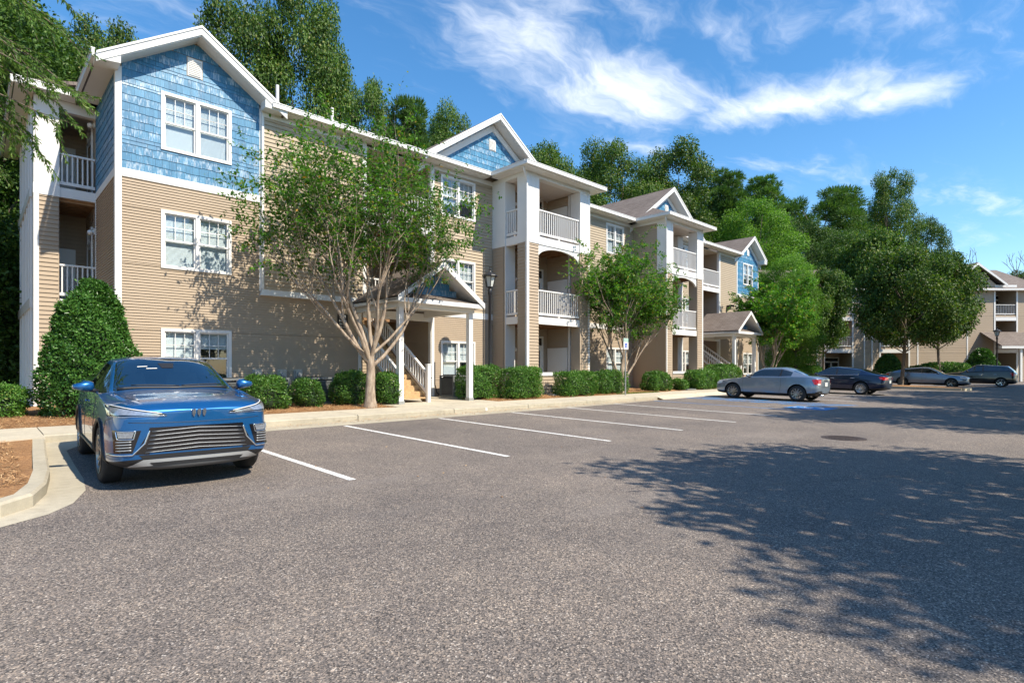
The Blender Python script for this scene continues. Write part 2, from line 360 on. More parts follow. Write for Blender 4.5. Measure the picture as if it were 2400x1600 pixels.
def asphalt():
    m, t, b, _ = newmat('asphalt'); p = pos(t)
    v = NN(t, 'ShaderNodeTexVoronoi', inp={'Scale': 115.}); LK(t, p, v.inputs['Vector'])
    sp = NN(t, 'ShaderNodeSeparateColor'); LK(t, v.outputs['Color'], sp.inputs[0])
    st = ramp(t, [(0, (.038, .033, .031)), (.25, (.102, .090, .084)), (.55, (.168, .147, .134)), (.82, (.252, .208, .178)), (.94, (.36, .295, .24)), (1, (.52, .47, .42))], sp.outputs[0]).outputs[0]
    v2 = NN(t, 'ShaderNodeTexVoronoi', inp={'Scale': 70.}); LK(t, p, v2.inputs['Vector'])
    s2 = NN(t, 'ShaderNodeSeparateColor'); LK(t, v2.outputs['Color'], s2.inputs[0])
    st2 = ramp(t, [(0, (.75, .75, .77)), (.5, (1, 1, 1)), (.92, (1.08, 1.05, 1.0)), (1, (1.6, 1.5, 1.35))], s2.outputs[1]).outputs[0]
    c = mixrgb(t, .6, st, st2, 'MULTIPLY')
    n = noise(t, p, .33, 6, .62); big = ramp(t, [(.30, (.74, .74, .76)), (.5, (.98, .97, .96)), (.72, (1.2, 1.17, 1.13))], n.outputs['Fac']).outputs[0]
    c = mixrgb(t, 1., c, big, 'MULTIPLY')
    n3 = noise(t, p, 2.2, 5, .7); mid = ramp(t, [(.3, (.86, .86, .88)), (.7, (1.1, 1.09, 1.07))], n3.outputs['Fac']).outputs[0]
    c = mixrgb(t, 1., c, mid, 'MULTIPLY')
    # tyre-darkened and oil spots
    n4 = noise(t, pos(t, (1, .35, 1)), .8, 3, .5); r4 = NN(t, 'ShaderNodeMapRange', interpolation_type='SMOOTHSTEP', inp={'From Min': .60, 'From Max': .78, 'To Max': .35}); LK(t, n4.outputs['Fac'], r4.inputs['Value'])
    c = mixrgb(t, r4.outputs[0], c, (.115, .105, .10))
    n5 = noise(t, pos(t, (.5, 1.6, 1)), .55, 4, .55); r5 = NN(t, 'ShaderNodeMapRange', interpolation_type='SMOOTHSTEP', inp={'From Min': .52, 'From Max': .72, 'To Max': .32}); LK(t, n5.outputs['Fac'], r5.inputs['Value'])
    c = mixrgb(t, r5.outputs[0], c, (.235, .205, .185))
    vo = NN(t, 'ShaderNodeTexVoronoi', inp={'Scale': .62, 'Randomness': 1.0}); LK(t, pos(t, (1, .8, 0)), vo.inputs['Vector']); wv = noise(t, p, 5., 4, .7)
    ds = NN(t, 'ShaderNodeMath', operation='MULTIPLY_ADD', inp={1: .22, 2: 0.}); LK(t, wv.outputs['Fac'], ds.inputs[0]); dd = NN(t, 'ShaderNodeMath', operation='ADD'); LK(t, vo.outputs['Distance'], dd.inputs[0]); LK(t, ds.outputs[0], dd.inputs[1])
    r6 = NN(t, 'ShaderNodeMapRange', interpolation_type='SMOOTHSTEP', inp={'From Min': .16, 'From Max': .26, 'To Min': .16, 'To Max': 0.}); LK(t, dd.outputs[0], r6.inputs['Value'])
    c = mixrgb(t, r6.outputs[0], c, (.062, .058, .056))
    LK(t, c, b.inputs['Base Color']); b.inputs['Roughness'].default_value = .85
    bump(t, b, v.outputs['Distance'], .5, .006); return m
M['asphalt'] = asphalt()
def concrete(name, col, stain=.35):
    m, t, b, _ = newmat(name); p = pos(t)
    n = noise(t, p, 1.1, 6, .65); c = ramp(t, [(.3, tuple(x * .84 for x in col)), (.7, tuple(x * 1.1 for x in col))], n.outputs['Fac']).outputs[0]
    n2 = noise(t, p, 9., 5, .7); c = mixrgb(t, 1., c, ramp(t, [(.3, (.88, .88, .87)), (.7, (1.07, 1.07, 1.06))], n2.outputs['Fac']).outputs[0], 'MULTIPLY')
    n3 = noise(t, p, 2.6, 6, .7); r = NN(t, 'ShaderNodeMapRange', interpolation_type='SMOOTHSTEP', inp={'From Min': .52, 'From Max': .75, 'To Max': stain}); LK(t, n3.outputs['Fac'], r.inputs['Value'])
    c = mixrgb(t, r.outputs[0], c, (.24, .21, .16)); n4 = noise(t, p, 180., 2); c = mixrgb(t, .5, c, ramp(t, [(.3, (.8, .8, .8)), (.7, (1.2, 1.2, 1.2))], n4.outputs['Fac']).outputs[0], 'MULTIPLY')
    LK(t, c, b.inputs['Base Color']); b.inputs['Roughness'].default_value = .85; bump(t, b, n4.outputs['Fac'], .25, .004); return m
M['walk'] = concrete('sidewalk_concrete', (.52, .46, .36), .18)
M['kerb'] = concrete('kerb_concrete', (.43, .385, .30), .65)
def paintline(name, col, wear=.30):
    m, t, b, out = newmat(name); p = pos(t)
    LK(t, ramp(t, [(.3, tuple(x * .9 for x in col)), (.7, tuple(min(1, x * 1.05) for x in col))], noise(t, p, 5., 4).outputs['Fac']).outputs[0], b.inputs['Base Color']); b.inputs['Roughness'].default_value = .7
    v = NN(t, 'ShaderNodeTexVoronoi', inp={'Scale': 95.}); LK(t, p, v.inputs['Vector']); sp = NN(t, 'ShaderNodeSeparateColor'); LK(t, v.outputs['Color'], sp.inputs[0])
    n = noise(t, p, 3., 5, .7); a = NN(t, 'ShaderNodeMath', operation='MULTIPLY'); LK(t, sp.outputs[0], a.inputs[0]); LK(t, n.outputs['Fac'], a.inputs[1])
    th = NN(t, 'ShaderNodeMath', operation='GREATER_THAN', inp={1: wear * .25}); LK(t, a.outputs[0], th.inputs[0])
    tr = NN(t, 'ShaderNodeBsdfTransparent'); mx = NN(t, 'ShaderNodeMixShader'); LK(t, th.outputs[0], mx.inputs[0]); LK(t, tr.outputs[0], mx.inputs[1]); LK(t, b.outputs[0], mx.inputs[2]); LK(t, mx.outputs[0], out.inputs[0])
    return m
M['linewhite'] = paintline('road_paint_white', (.82, .81, .79), .28)
M['lineblue'] = paintline('road_paint_blue', (.03, .25, .62), .35)
def mulch():
    m, t, b, _ = newmat('pine_straw_mulch'); p = pos(t, (30, 30, 30))
    n = noise(t, p, 1.2, 6, .75, .6); c = ramp(t, [(.25, (.13, .065, .03)), (.45, (.33, .17, .075)), (.62, (.50, .29, .13)), (.8, (.66, .45, .24))], n.outputs['Fac']).outputs[0]
    n2 = noise(t, pos(t), 1.3, 4); c = mixrgb(t, 1., c, ramp(t, [(.3, (.75, .72, .7)), (.7, (1.15, 1.1, 1.05))], n2.outputs['Fac']).outputs[0], 'MULTIPLY')
    LK(t, c, b.inputs['Base Color']); b.inputs['Roughness'].default_value = .95; bump(t, b, n.outputs['Fac'], .9, .04); return m
M['mulch'] = mulch()
def straw():
    m, t, b, _ = newmat('pine_needles'); g = NN(t, 'ShaderNodeNewGeometry')
    LK(t, ramp(t, [(0, (.16, .075, .03)), (.4, (.40, .21, .09)), (.75, (.58, .34, .15)), (1, (.70, .50, .28))], g.outputs['Random Per Island']).outputs[0], b.inputs['Base Color']); b.inputs['Roughness'].default_value = .8; return m
M['straw'] = straw()
M['soil'] = simple('ground_soil', (.14, .11, .06), .95, .3, .6, bumpk=.4, bscale=12)
def leafmat(name, pts, trans=.35, rough=.42, hue=None):
    m = bpy.data.materials.new(name); m.use_nodes = True; t = m.node_tree; t.nodes.clear()
    out = NN(t, 'ShaderNodeOutputMaterial'); b = NN(t, 'ShaderNodeBsdfPrincipled', inp={'Roughness': rough, 'Specular IOR Level': .28}); g = NN(t, 'ShaderNodeNewGeometry')
    c = ramp(t, pts, g.outputs['Random Per Island']).outputs[0]
    n = noise(t, g.outputs['Position'], .55, 3); c = mixrgb(t, 1., c, ramp(t, [(.3, (.78, .80, .75)), (.7, (1.22, 1.18, 1.1))], n.outputs['Fac']).outputs[0], 'MULTIPLY')
    oi = NN(t, 'ShaderNodeObjectInfo'); mr = NN(t, 'ShaderNodeMapRange', inp={'To Min': .82, 'To Max': 1.18}); LK(t, oi.outputs['Random'], mr.inputs['Value']); cc = mixrgb(t, 1., c, (1, 1, 1), 'MULTIPLY'); LK(t, mr.outputs[0], cc.node.inputs[7])
    LK(t, cc, b.inputs['Base Color'])
    tl = NN(t, 'ShaderNodeBsdfTranslucent'); tcc = mixrgb(t, 1., cc, (1.5, 1.6, .7), 'MULTIPLY'); LK(t, tcc, tl.inputs[0])
    mx = NN(t, 'ShaderNodeMixShader', inp={0: trans}); LK(t, b.outputs[0], mx.inputs[1]); LK(t, tl.outputs[0], mx.inputs[2]); LK(t, mx.outputs[0], out.inputs[0]); return m
M['leaf_oak'] = leafmat('oak_leaves', [(0, (.026, .066, .012)), (.5, (.068, .142, .022)), (.9, (.125, .215, .040)), (1, (.24, .23, .06))], .30, .48)
M['leaf_dark'] = leafmat('dark_oak_leaves', [(0, (.018, .050, .010)), (.5, (.048, .108, .018)), (1, (.10, .175, .036))], .28, .48)
M['leaf_bright'] = leafmat('bright_leaves', [(0, (.045, .125, .014)), (.5, (.090, .205, .024)), (1, (.17, .29, .05))], .40, .5)
M['leaf_myrtle'] = leafmat('crape_myrtle_leaves', [(0, (.032, .115, .012)), (.5, (.070, .200, .022)), (.9, (.13, .28, .035)), (.98, (.30, .28, .045)), (1, (.40, .22, .04))], .38, .42)
M['leaf_pine'] = leafmat('pine_needles_green', [(0, (.035, .095, .022)), (.6, (.075, .165, .036)), (1, (.14, .23, .06))], .25, .5)
M['leaf_holly'] = leafmat('holly_leaves', [(0, (0.028, 0.093, 0.019)), (.6, (0.059, 0.163, 0.028)), (1, (0.116, 0.248, 0.054))], .18, .30)
M['leaf_box'] = leafmat('boxwood_leaves', [(0, (0.040, 0.116, 0.019)), (.6, (0.081, 0.194, 0.034)), (.95, (0.139, 0.279, 0.054)), (1, (0.310, 0.357, 0.109))], .22, .34)
M['leaf_willow'] = leafmat('willow_oak_leaves', [(0, (0.062, 0.139, 0.028)), (.6, (0.116, 0.225, 0.043)), (1, (0.232, 0.326, 0.093))], .4)
M['leaf_grass'] = leafmat('grass_blades', [(0, (0.078, 0.171, 0.031)), (.6, (0.155, 0.279, 0.046)), (1, (0.310, 0.372, 0.093))], .3)
M['moss'] = leafmat('hanging_moss', [(0, (.20, .20, .12)), (1, (.34, .33, .20))], .3)
M['flower'] = leafmat('pink_blossom', [(0, (.55, .20, .28)), (1, (.75, .42, .48))], .4)
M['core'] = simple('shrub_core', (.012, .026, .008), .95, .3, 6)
M['bark'] = simple('grey_brown_bark', (.16, .125, .095), .9, .3, 7, bumpk=.7, bscale=22)
def myrtle_bark():
    m, t, b, _ = newmat('crape_myrtle_bark'); n = noise(t, pos(t, (6, 6, 1.8)), 1.5, 5, .6)
    LK(t, ramp(t, [(.3, (.13, .095, .07)), (.5, (.32, .245, .18)), (.72, (.52, .43, .33))], n.outputs['Fac']).outputs[0], b.inputs['Base Color']); b.inputs['Roughness'].default_value = .7; bump(t, b, n.outputs['Fac'], .3, .02); return m
M['bark_myrtle'] = myrtle_bark()
# ------------------------------------------------------------------ ground, parking lot, kerbs, beds
SL = 0.0152
def lot(y): return SL * y
def zwalk(y): return 0.346 + SL * (y - 12.9)
def structure(o): o['kind'] = 'structure'; return o
me = MB()
xs = [-200, -60, -20, 10, 30, 60, 120, 400]; ys = [-200, -40, 0, 12.9, 14.4, 18, 60, 400]; gz = {12.9: .10, 14.4: .26, 18: .34, 60: .34, 400: 2.0}
me.add([(x, y, gz.get(y, lot(max(y, -40)) - .12)) for y in ys for x in xs], [(j * 8 + i, j * 8 + i + 1, j * 8 + i + 9, j * 8 + i + 8) for j in range(7) for i in range(7)])
structure(me.build('ground', M['soil']))
ASPH_EDGE = [(-40, 6.45), (-6, 6.5), (-1.2, 6.6), (.18, 6.82), (.54, 7.09), (.77, 7.46), (.95, 8.1), (1.02, 8.9), (1.06, 10.2), (1.12, 11.7), (1.30, 12.15), (1.75, 12.22), (6.3, 12.25), (12, 12.3), (17.2, 12.42), (20.6, 12.62), (22.5, 12.9), (33, 13.0), (60, 13.4), (95, 16)]
me = MB(); pts = [(-40, -45)] + [(150, -45), (150, 16)] + ASPH_EDGE[::-1]
me.add([(x, y, lot(y)) for x, y in pts], [tuple(range(len(pts)))])
parking = structure(me.build('parking_lot', M['asphalt']))
# painted lines: parts of the lot
def strip(mb, a, b, w, z=.004):
    a = Vector((a[0], a[1])); b = Vector((b[0], b[1])); d = (b - a).normalized(); n = Vector((-d.y, d.x)) * w / 2
    mb.add([(p.x, p.y, lot(p.y) + z) for p in (a - n, b - n, b + n, a + n)], [(0, 1, 2, 3)])
fars = [12.18, 12.13, 12.18, 12.25, 12.42, 12.47]
for i in range(6):
    x = 3.517 + 2.743 * i; m = MB(); strip(m, (x, 6.61), (x, fars[i]), .10); m.build('parking_line', M['linewhite'], parking)
for x in (26.95, 29.7, 32.45, 35.2, 37.95, 40.7):
    m = MB(); strip(m, (x, 6.7), (x, 12.6), .10); m.build('parking_line', M['linewhite'], parking)
for (x, y0, y1) in ((19.97, 6.9, 12.5), (22.75, 6.6, 12.7), (24.2, 6.3, 12.7)):
    m = MB(); strip(m, (x, y0), (x, y1), .10); m.build('parking_line', M['lineblue'], parking)
for k in range(6):
    y = 6.9 + k * 1.05; m = MB(); strip(m, (22.78, y + .75), (24.16, y - .45), .26, .0055); m.build('hatch_stripe', M['lineblue'], parking)
m = MB(); strip(m, (21.36, 6.35), (21.36, 7.75), 1.35, .0045); sq = m.build('symbol_square', M['lineblue'], parking)
m = MB()                                                            # wheelchair figure
def disc(mb, cx, cy, r, z=.009, n=16, r0=0, a0=0, a1=2 * math.pi):
    ring = [a0 + (a1 - a0) * k / n for k in range(n + 1)]
    for p, q in zip(ring, ring[1:]):
        P = [(cx + r0 * math.cos(p), cy + r0 * math.sin(p)), (cx + r * math.cos(p), cy + r * math.sin(p)), (cx + r * math.cos(q), cy + r * math.sin(q)), (cx + r0 * math.cos(q), cy + r0 * math.sin(q))]
        mb.add([(x, y, lot(y) + z) for x, y in P], [(0, 1, 2, 3)])
disc(m, 21.30, 7.55, .085); strip(m, (21.30, 7.42), (21.34, 7.05), .10, .009); strip(m, (21.30, 7.06), (21.62, 7.06), .09, .0098); strip(m, (21.60, 7.08), (21.72, 6.72), .09, .0106); strip(m, (21.30, 7.27), (21.55, 7.27), .06, .0112)
disc(m, 21.32, 6.88, .28, .0120, 18, .20, 2.4, 6.1); m.build('wheelchair_symbol', M['linewhite'], parking)
# cracks and a drainage seam in the asphalt
m = MB(); rr = random.Random(3); crack = [(7.15, 3.05), (8.2, 2.45), (9.4, 1.85), (10.4, 1.3), (11.6, .7), (12.5, .15), (14, -.6)]
P = []
for (a, b) in zip(crack, crack[1:]):
    for k in range(6): P.append((a[0] + (b[0] - a[0]) * k / 6 + rr.uniform(-.03, .03), a[1] + (b[1] - a[1]) * k / 6 + rr.uniform(-.03, .03)))
for p, q in zip(P, P[1:]): strip(m, p, q, rr.uniform(.008, .02), .003)
m.build('crack', M['blackplastic'], parking)
# gutter pan
KERB = [(-40, 6.95), (-6, 7.0), (-1.0, 7.02), (-.15, 7.06), (.20, 7.2), (.45, 7.5), (.60, 8.1), (.70, 9.0), (.80, 10.8), (.90, 12.35)]       # island kerb face
m = MB(); A = [(-40, 6.45), (-6, 6.5), (-1.2, 6.6), (.18, 6.82), (.54, 7.09), (.77, 7.46), (.95, 8.1), (1.02, 8.9), (1.06, 10.2), (1.12, 11.7)]
for (a, b, c, d) in zip(A, A[1:], KERB[1:], KERB): m.add([(a[0], a[1], lot(a[1]) + .002), (b[0], b[1], lot(b[1]) + .002), (c[0], c[1], lot(c[1]) + .012), (d[0], d[1], lot(d[1]) + .012)], [(0, 1, 2, 3)])
m.add([(x, y, lot(y) + z) for x, y, z in ((1.12, 11.7, .002), (1.30, 12.15, .002), (1.75, 12.22, .002), (1.75, 12.9, .014), (.90, 12.9, .014), (.90, 12.35, .012))], [(0, 1, 2, 3, 4, 5)])
E2 = [(1.75, 12.22), (6.3, 12.25), (12, 12.3), (17.2, 12.42), (20.6, 12.62)]
for a, b in zip(E2, E2[1:]): m.add([(a[0], a[1], lot(a[1]) + .002), (b[0], b[1], lot(b[1]) + .002), (b[0], 12.9, lot(12.9) + .014), (a[0], 12.9, lot(12.9) + .014)], [(0, 1, 2, 3)])
structure(m.build('gutter', M['kerb']))
# kerbs: separate blocks
kerb = bpy.data.objects.new('kerb', None); link(kerb); structure(kerb)
def kblock(path, w=.16, h=.15, topz=None):
    m = MB(); n = len(path); V = []
    for i, (x, y) in enumerate(path):
        a = Vector(path[max(i - 1, 0)]); b = Vector(path[min(i + 1, n - 1)]); d = (b - a).normalized(); nn = Vector((-d.y, d.x))
        z = lot(y)
        for (off, hh) in ((0, -.15), (0, h - .025), (.025, h), (w, h), (w, -.15)): V.append((x + nn.x * off, y + nn.y * off, z + hh))
    F = []
    for i in range(n - 1):
        for k in range(5): F.append((i * 5 + k, i * 5 + (k + 1) % 5, i * 5 + 5 + (k + 1) % 5, i * 5 + 5 + k))
    F += [tuple(range(5)), tuple((n - 1) * 5 + k for k in range(5))[::-1]]
    m.add(V, [f[::-1] for f in F]); return m.build('kerb_block', M['kerb'], kerb)
def sub(path, s0, s1):
    out = []; L = 0
    for a, b in zip(path, path[1:]):
        a = Vector(a); b = Vector(b); l = (b - a).length
        lo, hi = max(s0, L), min(s1, L + l)
        if hi > lo:
            p = a.lerp(b, (lo - L) / l); q = a.lerp(b, (hi - L) / l)
            if not out: out.append(tuple(p))
            out.append(tuple(q))
        L += l
    return out
def dense(path, st=.25):
    out = []
    for a, b in zip(path, path[1:]):
        a = Vector(a); b = Vector(b); k = max(1, int((b - a).length / st))
        out += [tuple(a.lerp(b, i / k)) for i in range(k)]
    return out + [path[-1]]
ik = [p for p in KERB if p[0] > -7]; Lk = sum((Vector(b) - Vector(a)).length for a, b in zip(ik, ik[1:])); s = 0
while s < Lk - .05:
    kblock(sub(ik, s, min(s + 3.05, Lk) - .022)); s += 3.05
x = .92
while x < 20.8: kblock([(x, 12.9), (min(x + 3.05, 20.9) - .022, 12.9)]); x += 3.05
# far island kerbs with the trees in it
for path in ([(44.2, 5.9), (44.2, 12.9)], [(47.2, 12.9), (47.2, 7.2), (46.6, 6.1), (45.4, 5.7), (44.2, 5.9)]): kblock(dense(path, .6))
m = MB(); P = [(44.35, 12.9), (44.35, 6.1), (45.3, 5.9), (46.4, 6.2), (47.0, 7.2), (47.0, 12.9)]; m.add([(x, y, lot(y) + .16) for x, y in P], [tuple(range(6))]); structure(m.build('mulch_island', M['mulch']))
# sidewalk slabs
walk = bpy.data.objects.new('sidewalk', None); link(walk); structure(walk)
def slab(x0, x1, y0, y1, b=.008, dz=0):
    m = MB(); P = [(x0 + b, y0, zwalk(y0) + dz), (x1 - b, y0, zwalk(y0) + dz), (x1 - b, y1, zwalk(y1) + dz), (x0 + b, y1, zwalk(y1) + dz)]
    m.hexa([(p[0], p[1], p[2] - .2) for p in P] + P); return m.build('walk_slab', M['walk'], walk)
x = -11.28
while x < .8: slab(x, x + 3.05, 12.5 if x < .7 else 13.06, 14.42); x += 3.05
x = .92
while x < 23: slab(x, x + 3.05, 13.061, 14.42); x += 3.05
x = 23.9
while x < 75: slab(x, x + 3.0, 13.2, 14.7, dz=-.01); x += 3.0
slab(9.15, 11.3, 14.43, 17.9); slab(11.3, 13.15, 14.43, 17.9)
m = MB(); P = [(20.9, 12.62), (33, 12.9), (60, 13.2), (75, 13.2), (75, 13.25), (23.9, 13.25), (20.9, 13.06)]
m.add([(x, y, (lot(y) + .006) if y < 13 and x < 61 else zwalk(y) - .012) for x, y in P], [tuple(range(7))]); structure(m.build('kerb_ramp', M['walk']))
# mulch beds with a lumpy surface
def bed(name, x0, x1, y0, y1, zf, res=.22, amp=.03, clip=None):
    nx = max(2, int((x1 - x0) / res)); ny = max(2, int((y1 - y0) / res)); V = []; F = []
    from mathutils import noise as mn
    for j in range(ny + 1):
        for i in range(nx + 1):
            x = x0 + (x1 - x0) * i / nx; y = y0 + (y1 - y0) * j / ny
            if clip: x = min(x, clip(y))
            V.append((x, y, zf(x, y) + amp * mn.noise(Vector((x * 1.7, y * 1.7, 3))) + amp * .5 * mn.noise(Vector((x * 6, y * 6, 1)))))
    for j in range(ny):
        for i in range(nx):
            a = j * (nx + 1) + i; F.append((a, a + 1, a + nx + 2, a + nx + 1))
    return structure(obj(name, mesh_np(name, V, F, [M['mulch']], True)))
def zbed(x, y): return zwalk(14.4) + min(max((y - 14.4) / 1.5, 0), 1) * .07 - .02
def icl(y):
    P = [(-1.0, 7.18), (-.2, 7.22), (.07, 7.35), (.30, 7.6), (.44, 8.1), (.54, 9.0), (.64, 10.8), (.74, 12.5)]
    for a, b in zip(P, P[1:]):
        if a[1] <= y <= b[1]: return a[0] + (b[0] - a[0]) * (y - a[1]) / (b[1] - a[1])
    return P[0][0] if y < 7.18 else .74
bed('mulch_bed', -12, 9.14, 14.42, 21.5, zbed)
bed('mulch_bed', 13.16, 34, 14.42, 18.1, zbed)
bed('mulch_bed', -12, .74, 7.2, 12.5, lambda x, y: lot(y) + .125, clip=icl)
# loose pine straw
def straws(n, boxes, zf, seed):
    r = np.random.default_rng(seed); V = np.zeros((n, 4, 3), np.float32)
    areas = np.array([(b[1] - b[0]) * (b[3] - b[2]) for b in boxes]); ch = r.choice(len(boxes), n, p=areas / areas.sum()); B = np.array(boxes)[ch]
    x = B[:, 0] + (B[:, 1] - B[:, 0]) * r.random(n); y = B[:, 2] + (B[:, 3] - B[:, 2]) * r.random(n)
    z = np.array([zf(a, b) for a, b in zip(x, y)]) + r.uniform(-.005, .035, n)
    a = r.uniform(0, 6.28, n); l = r.uniform(.04, .10, n); w = r.uniform(.002, .0045, n); t = r.uniform(-.35, .35, n)
    d = np.stack([np.cos(a), np.sin(a), t], 1) * l[:, None] / 2; s = np.stack([-np.sin(a), np.cos(a), a * 0], 1) * w[:, None]; c = np.stack([x, y, z], 1)
    V[:, 0] = c - d - s; V[:, 1] = c - d + s; V[:, 2] = c + d + s; V[:, 3] = c + d - s
    return V.reshape(-1, 3), np.arange(n * 4).reshape(n, 4)
ok = lambda x, y: (lot(y) + .13) if y < 12.6 else zbed(x, y) + .01
V, F = straws(52000, [(-3, .45, 8.2, 12.45), (-2, .2, 7.5, 8.2), (-2, 4, 14.45, 18), (4, 9.1, 14.5, 16.2), (13.2, 24, 14.5, 16)], ok, 5)
tag(obj('pine_straw', mesh_np('pine_straw', V, F, [M['straw']])), 'loose orange pine straw strewn over the mulch beds', 'pine straw', kind='stuff')
n = 5000; r = np.random.default_rng(8); x = r.uniform(20.6, 23.6, n); y = 14.45 + r.random(n) * .75 * np.clip(1.6 - abs(x - 22) * .8, .2, 1); h = r.uniform(.03, .08, n); a = r.uniform(0, 6.28, n)
c = np.stack([x, y, np.full(n, zbed(0, 14.5) - .01)], 1); s = np.stack([np.cos(a), np.sin(a), a * 0], 1) * .006; tip = c + np.stack([r.normal(0, .02, n), r.normal(0, .02, n), h], 1)
V = np.stack([c - s, c + s, tip], 1).reshape(-1, 3)
tag(obj('grass_patch', mesh_np('grass', V, np.arange(n * 3).reshape(n, 3), [M['leaf_grass']])), 'small patch of green grass beside the sidewalk', 'grass', kind='stuff')
# manhole cover
mh = thing('manhole_cover', 'round rusty iron manhole cover set in the asphalt', 'manhole cover', (13.2, 3.72, lot(3.72)))
iron = simple('rusty_iron', (.06, .045, .042), .75, .3, 14, metal=.3, bumpk=.4)
m = MB(); m.lathe([(.0, .008), (.30, .008), (.30, .012), (.345, .012), (.345, -.02)], n=40); m.build('cover', iron, mh, world=False)
m = MB(); m.lathe([(.352, -.01), (.352, .010), (.42, .010), (.43, -.01)], n=40); m.build('rim', iron, mh, world=False)
m = MB()
for i in range(-5, 6):
    for j in range(-5, 6):
        if math.hypot(i, j) * .052 < .27: m.box(i * .052 - .018, i * .052 + .018, j * .052 - .01, j * .052 + .01, .006, .016)
m.build('tread_studs', iron, mh, world=False)
# ------------------------------------------------------------------ apartment building, parts in world coordinates
YA, YB, YD, ZB, ZE = 17.93, 17.83, 15.85, .36, 9.43
BLD = thing('apartment_building', 'long three storey apartment building with tan siding, blue shingled gables and white balconies', 'building', (2.745, 17.93, ZB))
_boards = {}
def board_mesh(e, lip, mat):
    k = (e, lip, mat.name)
    if k not in _boards:
        m = MB(); P = [(0, 0), (lip, 0), (lip * .12, e), (0, e)]
        m.add([(x, o, z) for x in (0, 1) for (o, z) in P], [(0, 1, 2, 3), (7, 6, 5, 4), (1, 5, 6, 2), (0, 4, 5, 1), (3, 2, 6, 7)])
        _boards[k] = m.mesh('siding_board', mat)
    return _boards[k]
def siding(fr, a0, a1, z0, z1, ops, e, parent, mat, single=False, lip=None):
    lip = lip or (.024 if e < .1 else .030); bm = board_mesh(e, lip, mat); big = MB(); z = z0
    while z < z1 - .004:
        for (s0, s1, p, q) in cut(a0, a1, z, min(z + e, z1), ops):
            if s1 - s0 < .01 or q - p < .006: continue
            if single:
                o = bpy.data.objects.new('siding_board', bm); o.matrix_basis = fr.mtx(s0, p, 0, s1 - s0, (q - p) / e); link(o, parent)
            else:
                P = [fr(s0, p, 0), fr(s0, p, lip), fr(s0, q, lip * .12), fr(s0, q, 0), fr(s1, p, 0), fr(s1, p, lip), fr(s1, q, lip * .12), fr(s1, q, 0)]
                big.add(P, [(0, 1, 2, 3), (7, 6, 5, 4), (1, 5, 6, 2), (0, 4, 5, 1), (3, 2, 6, 7)])
        z += e
    if not single and big.v: big.build('siding', mat, parent, kind='stuff')
def sheath(name, fr, a0, a1, z0, z1, ops, parent, mat, th=.14, poly=None):
    m = MB()
    for (s0, s1, p, q) in cut(a0, a1, z0, z1, ops): m.fbox(fr, s0, s1, p, q, -th, 0)
    if poly: m.prism([fr(a, z, -th) for a, z in poly], Vector(fr(0, 0, 0)) - Vector(fr(0, 0, -th)))
    return m.build(name, mat, parent)
def trimbar(name, fr, a0, a1, z0, z1, o0, o1, parent, mat='trim'):
    m = MB(); m.fbox(fr, a0, a1, z0, z1, o0, o1); return m.build(name, M[mat], parent)
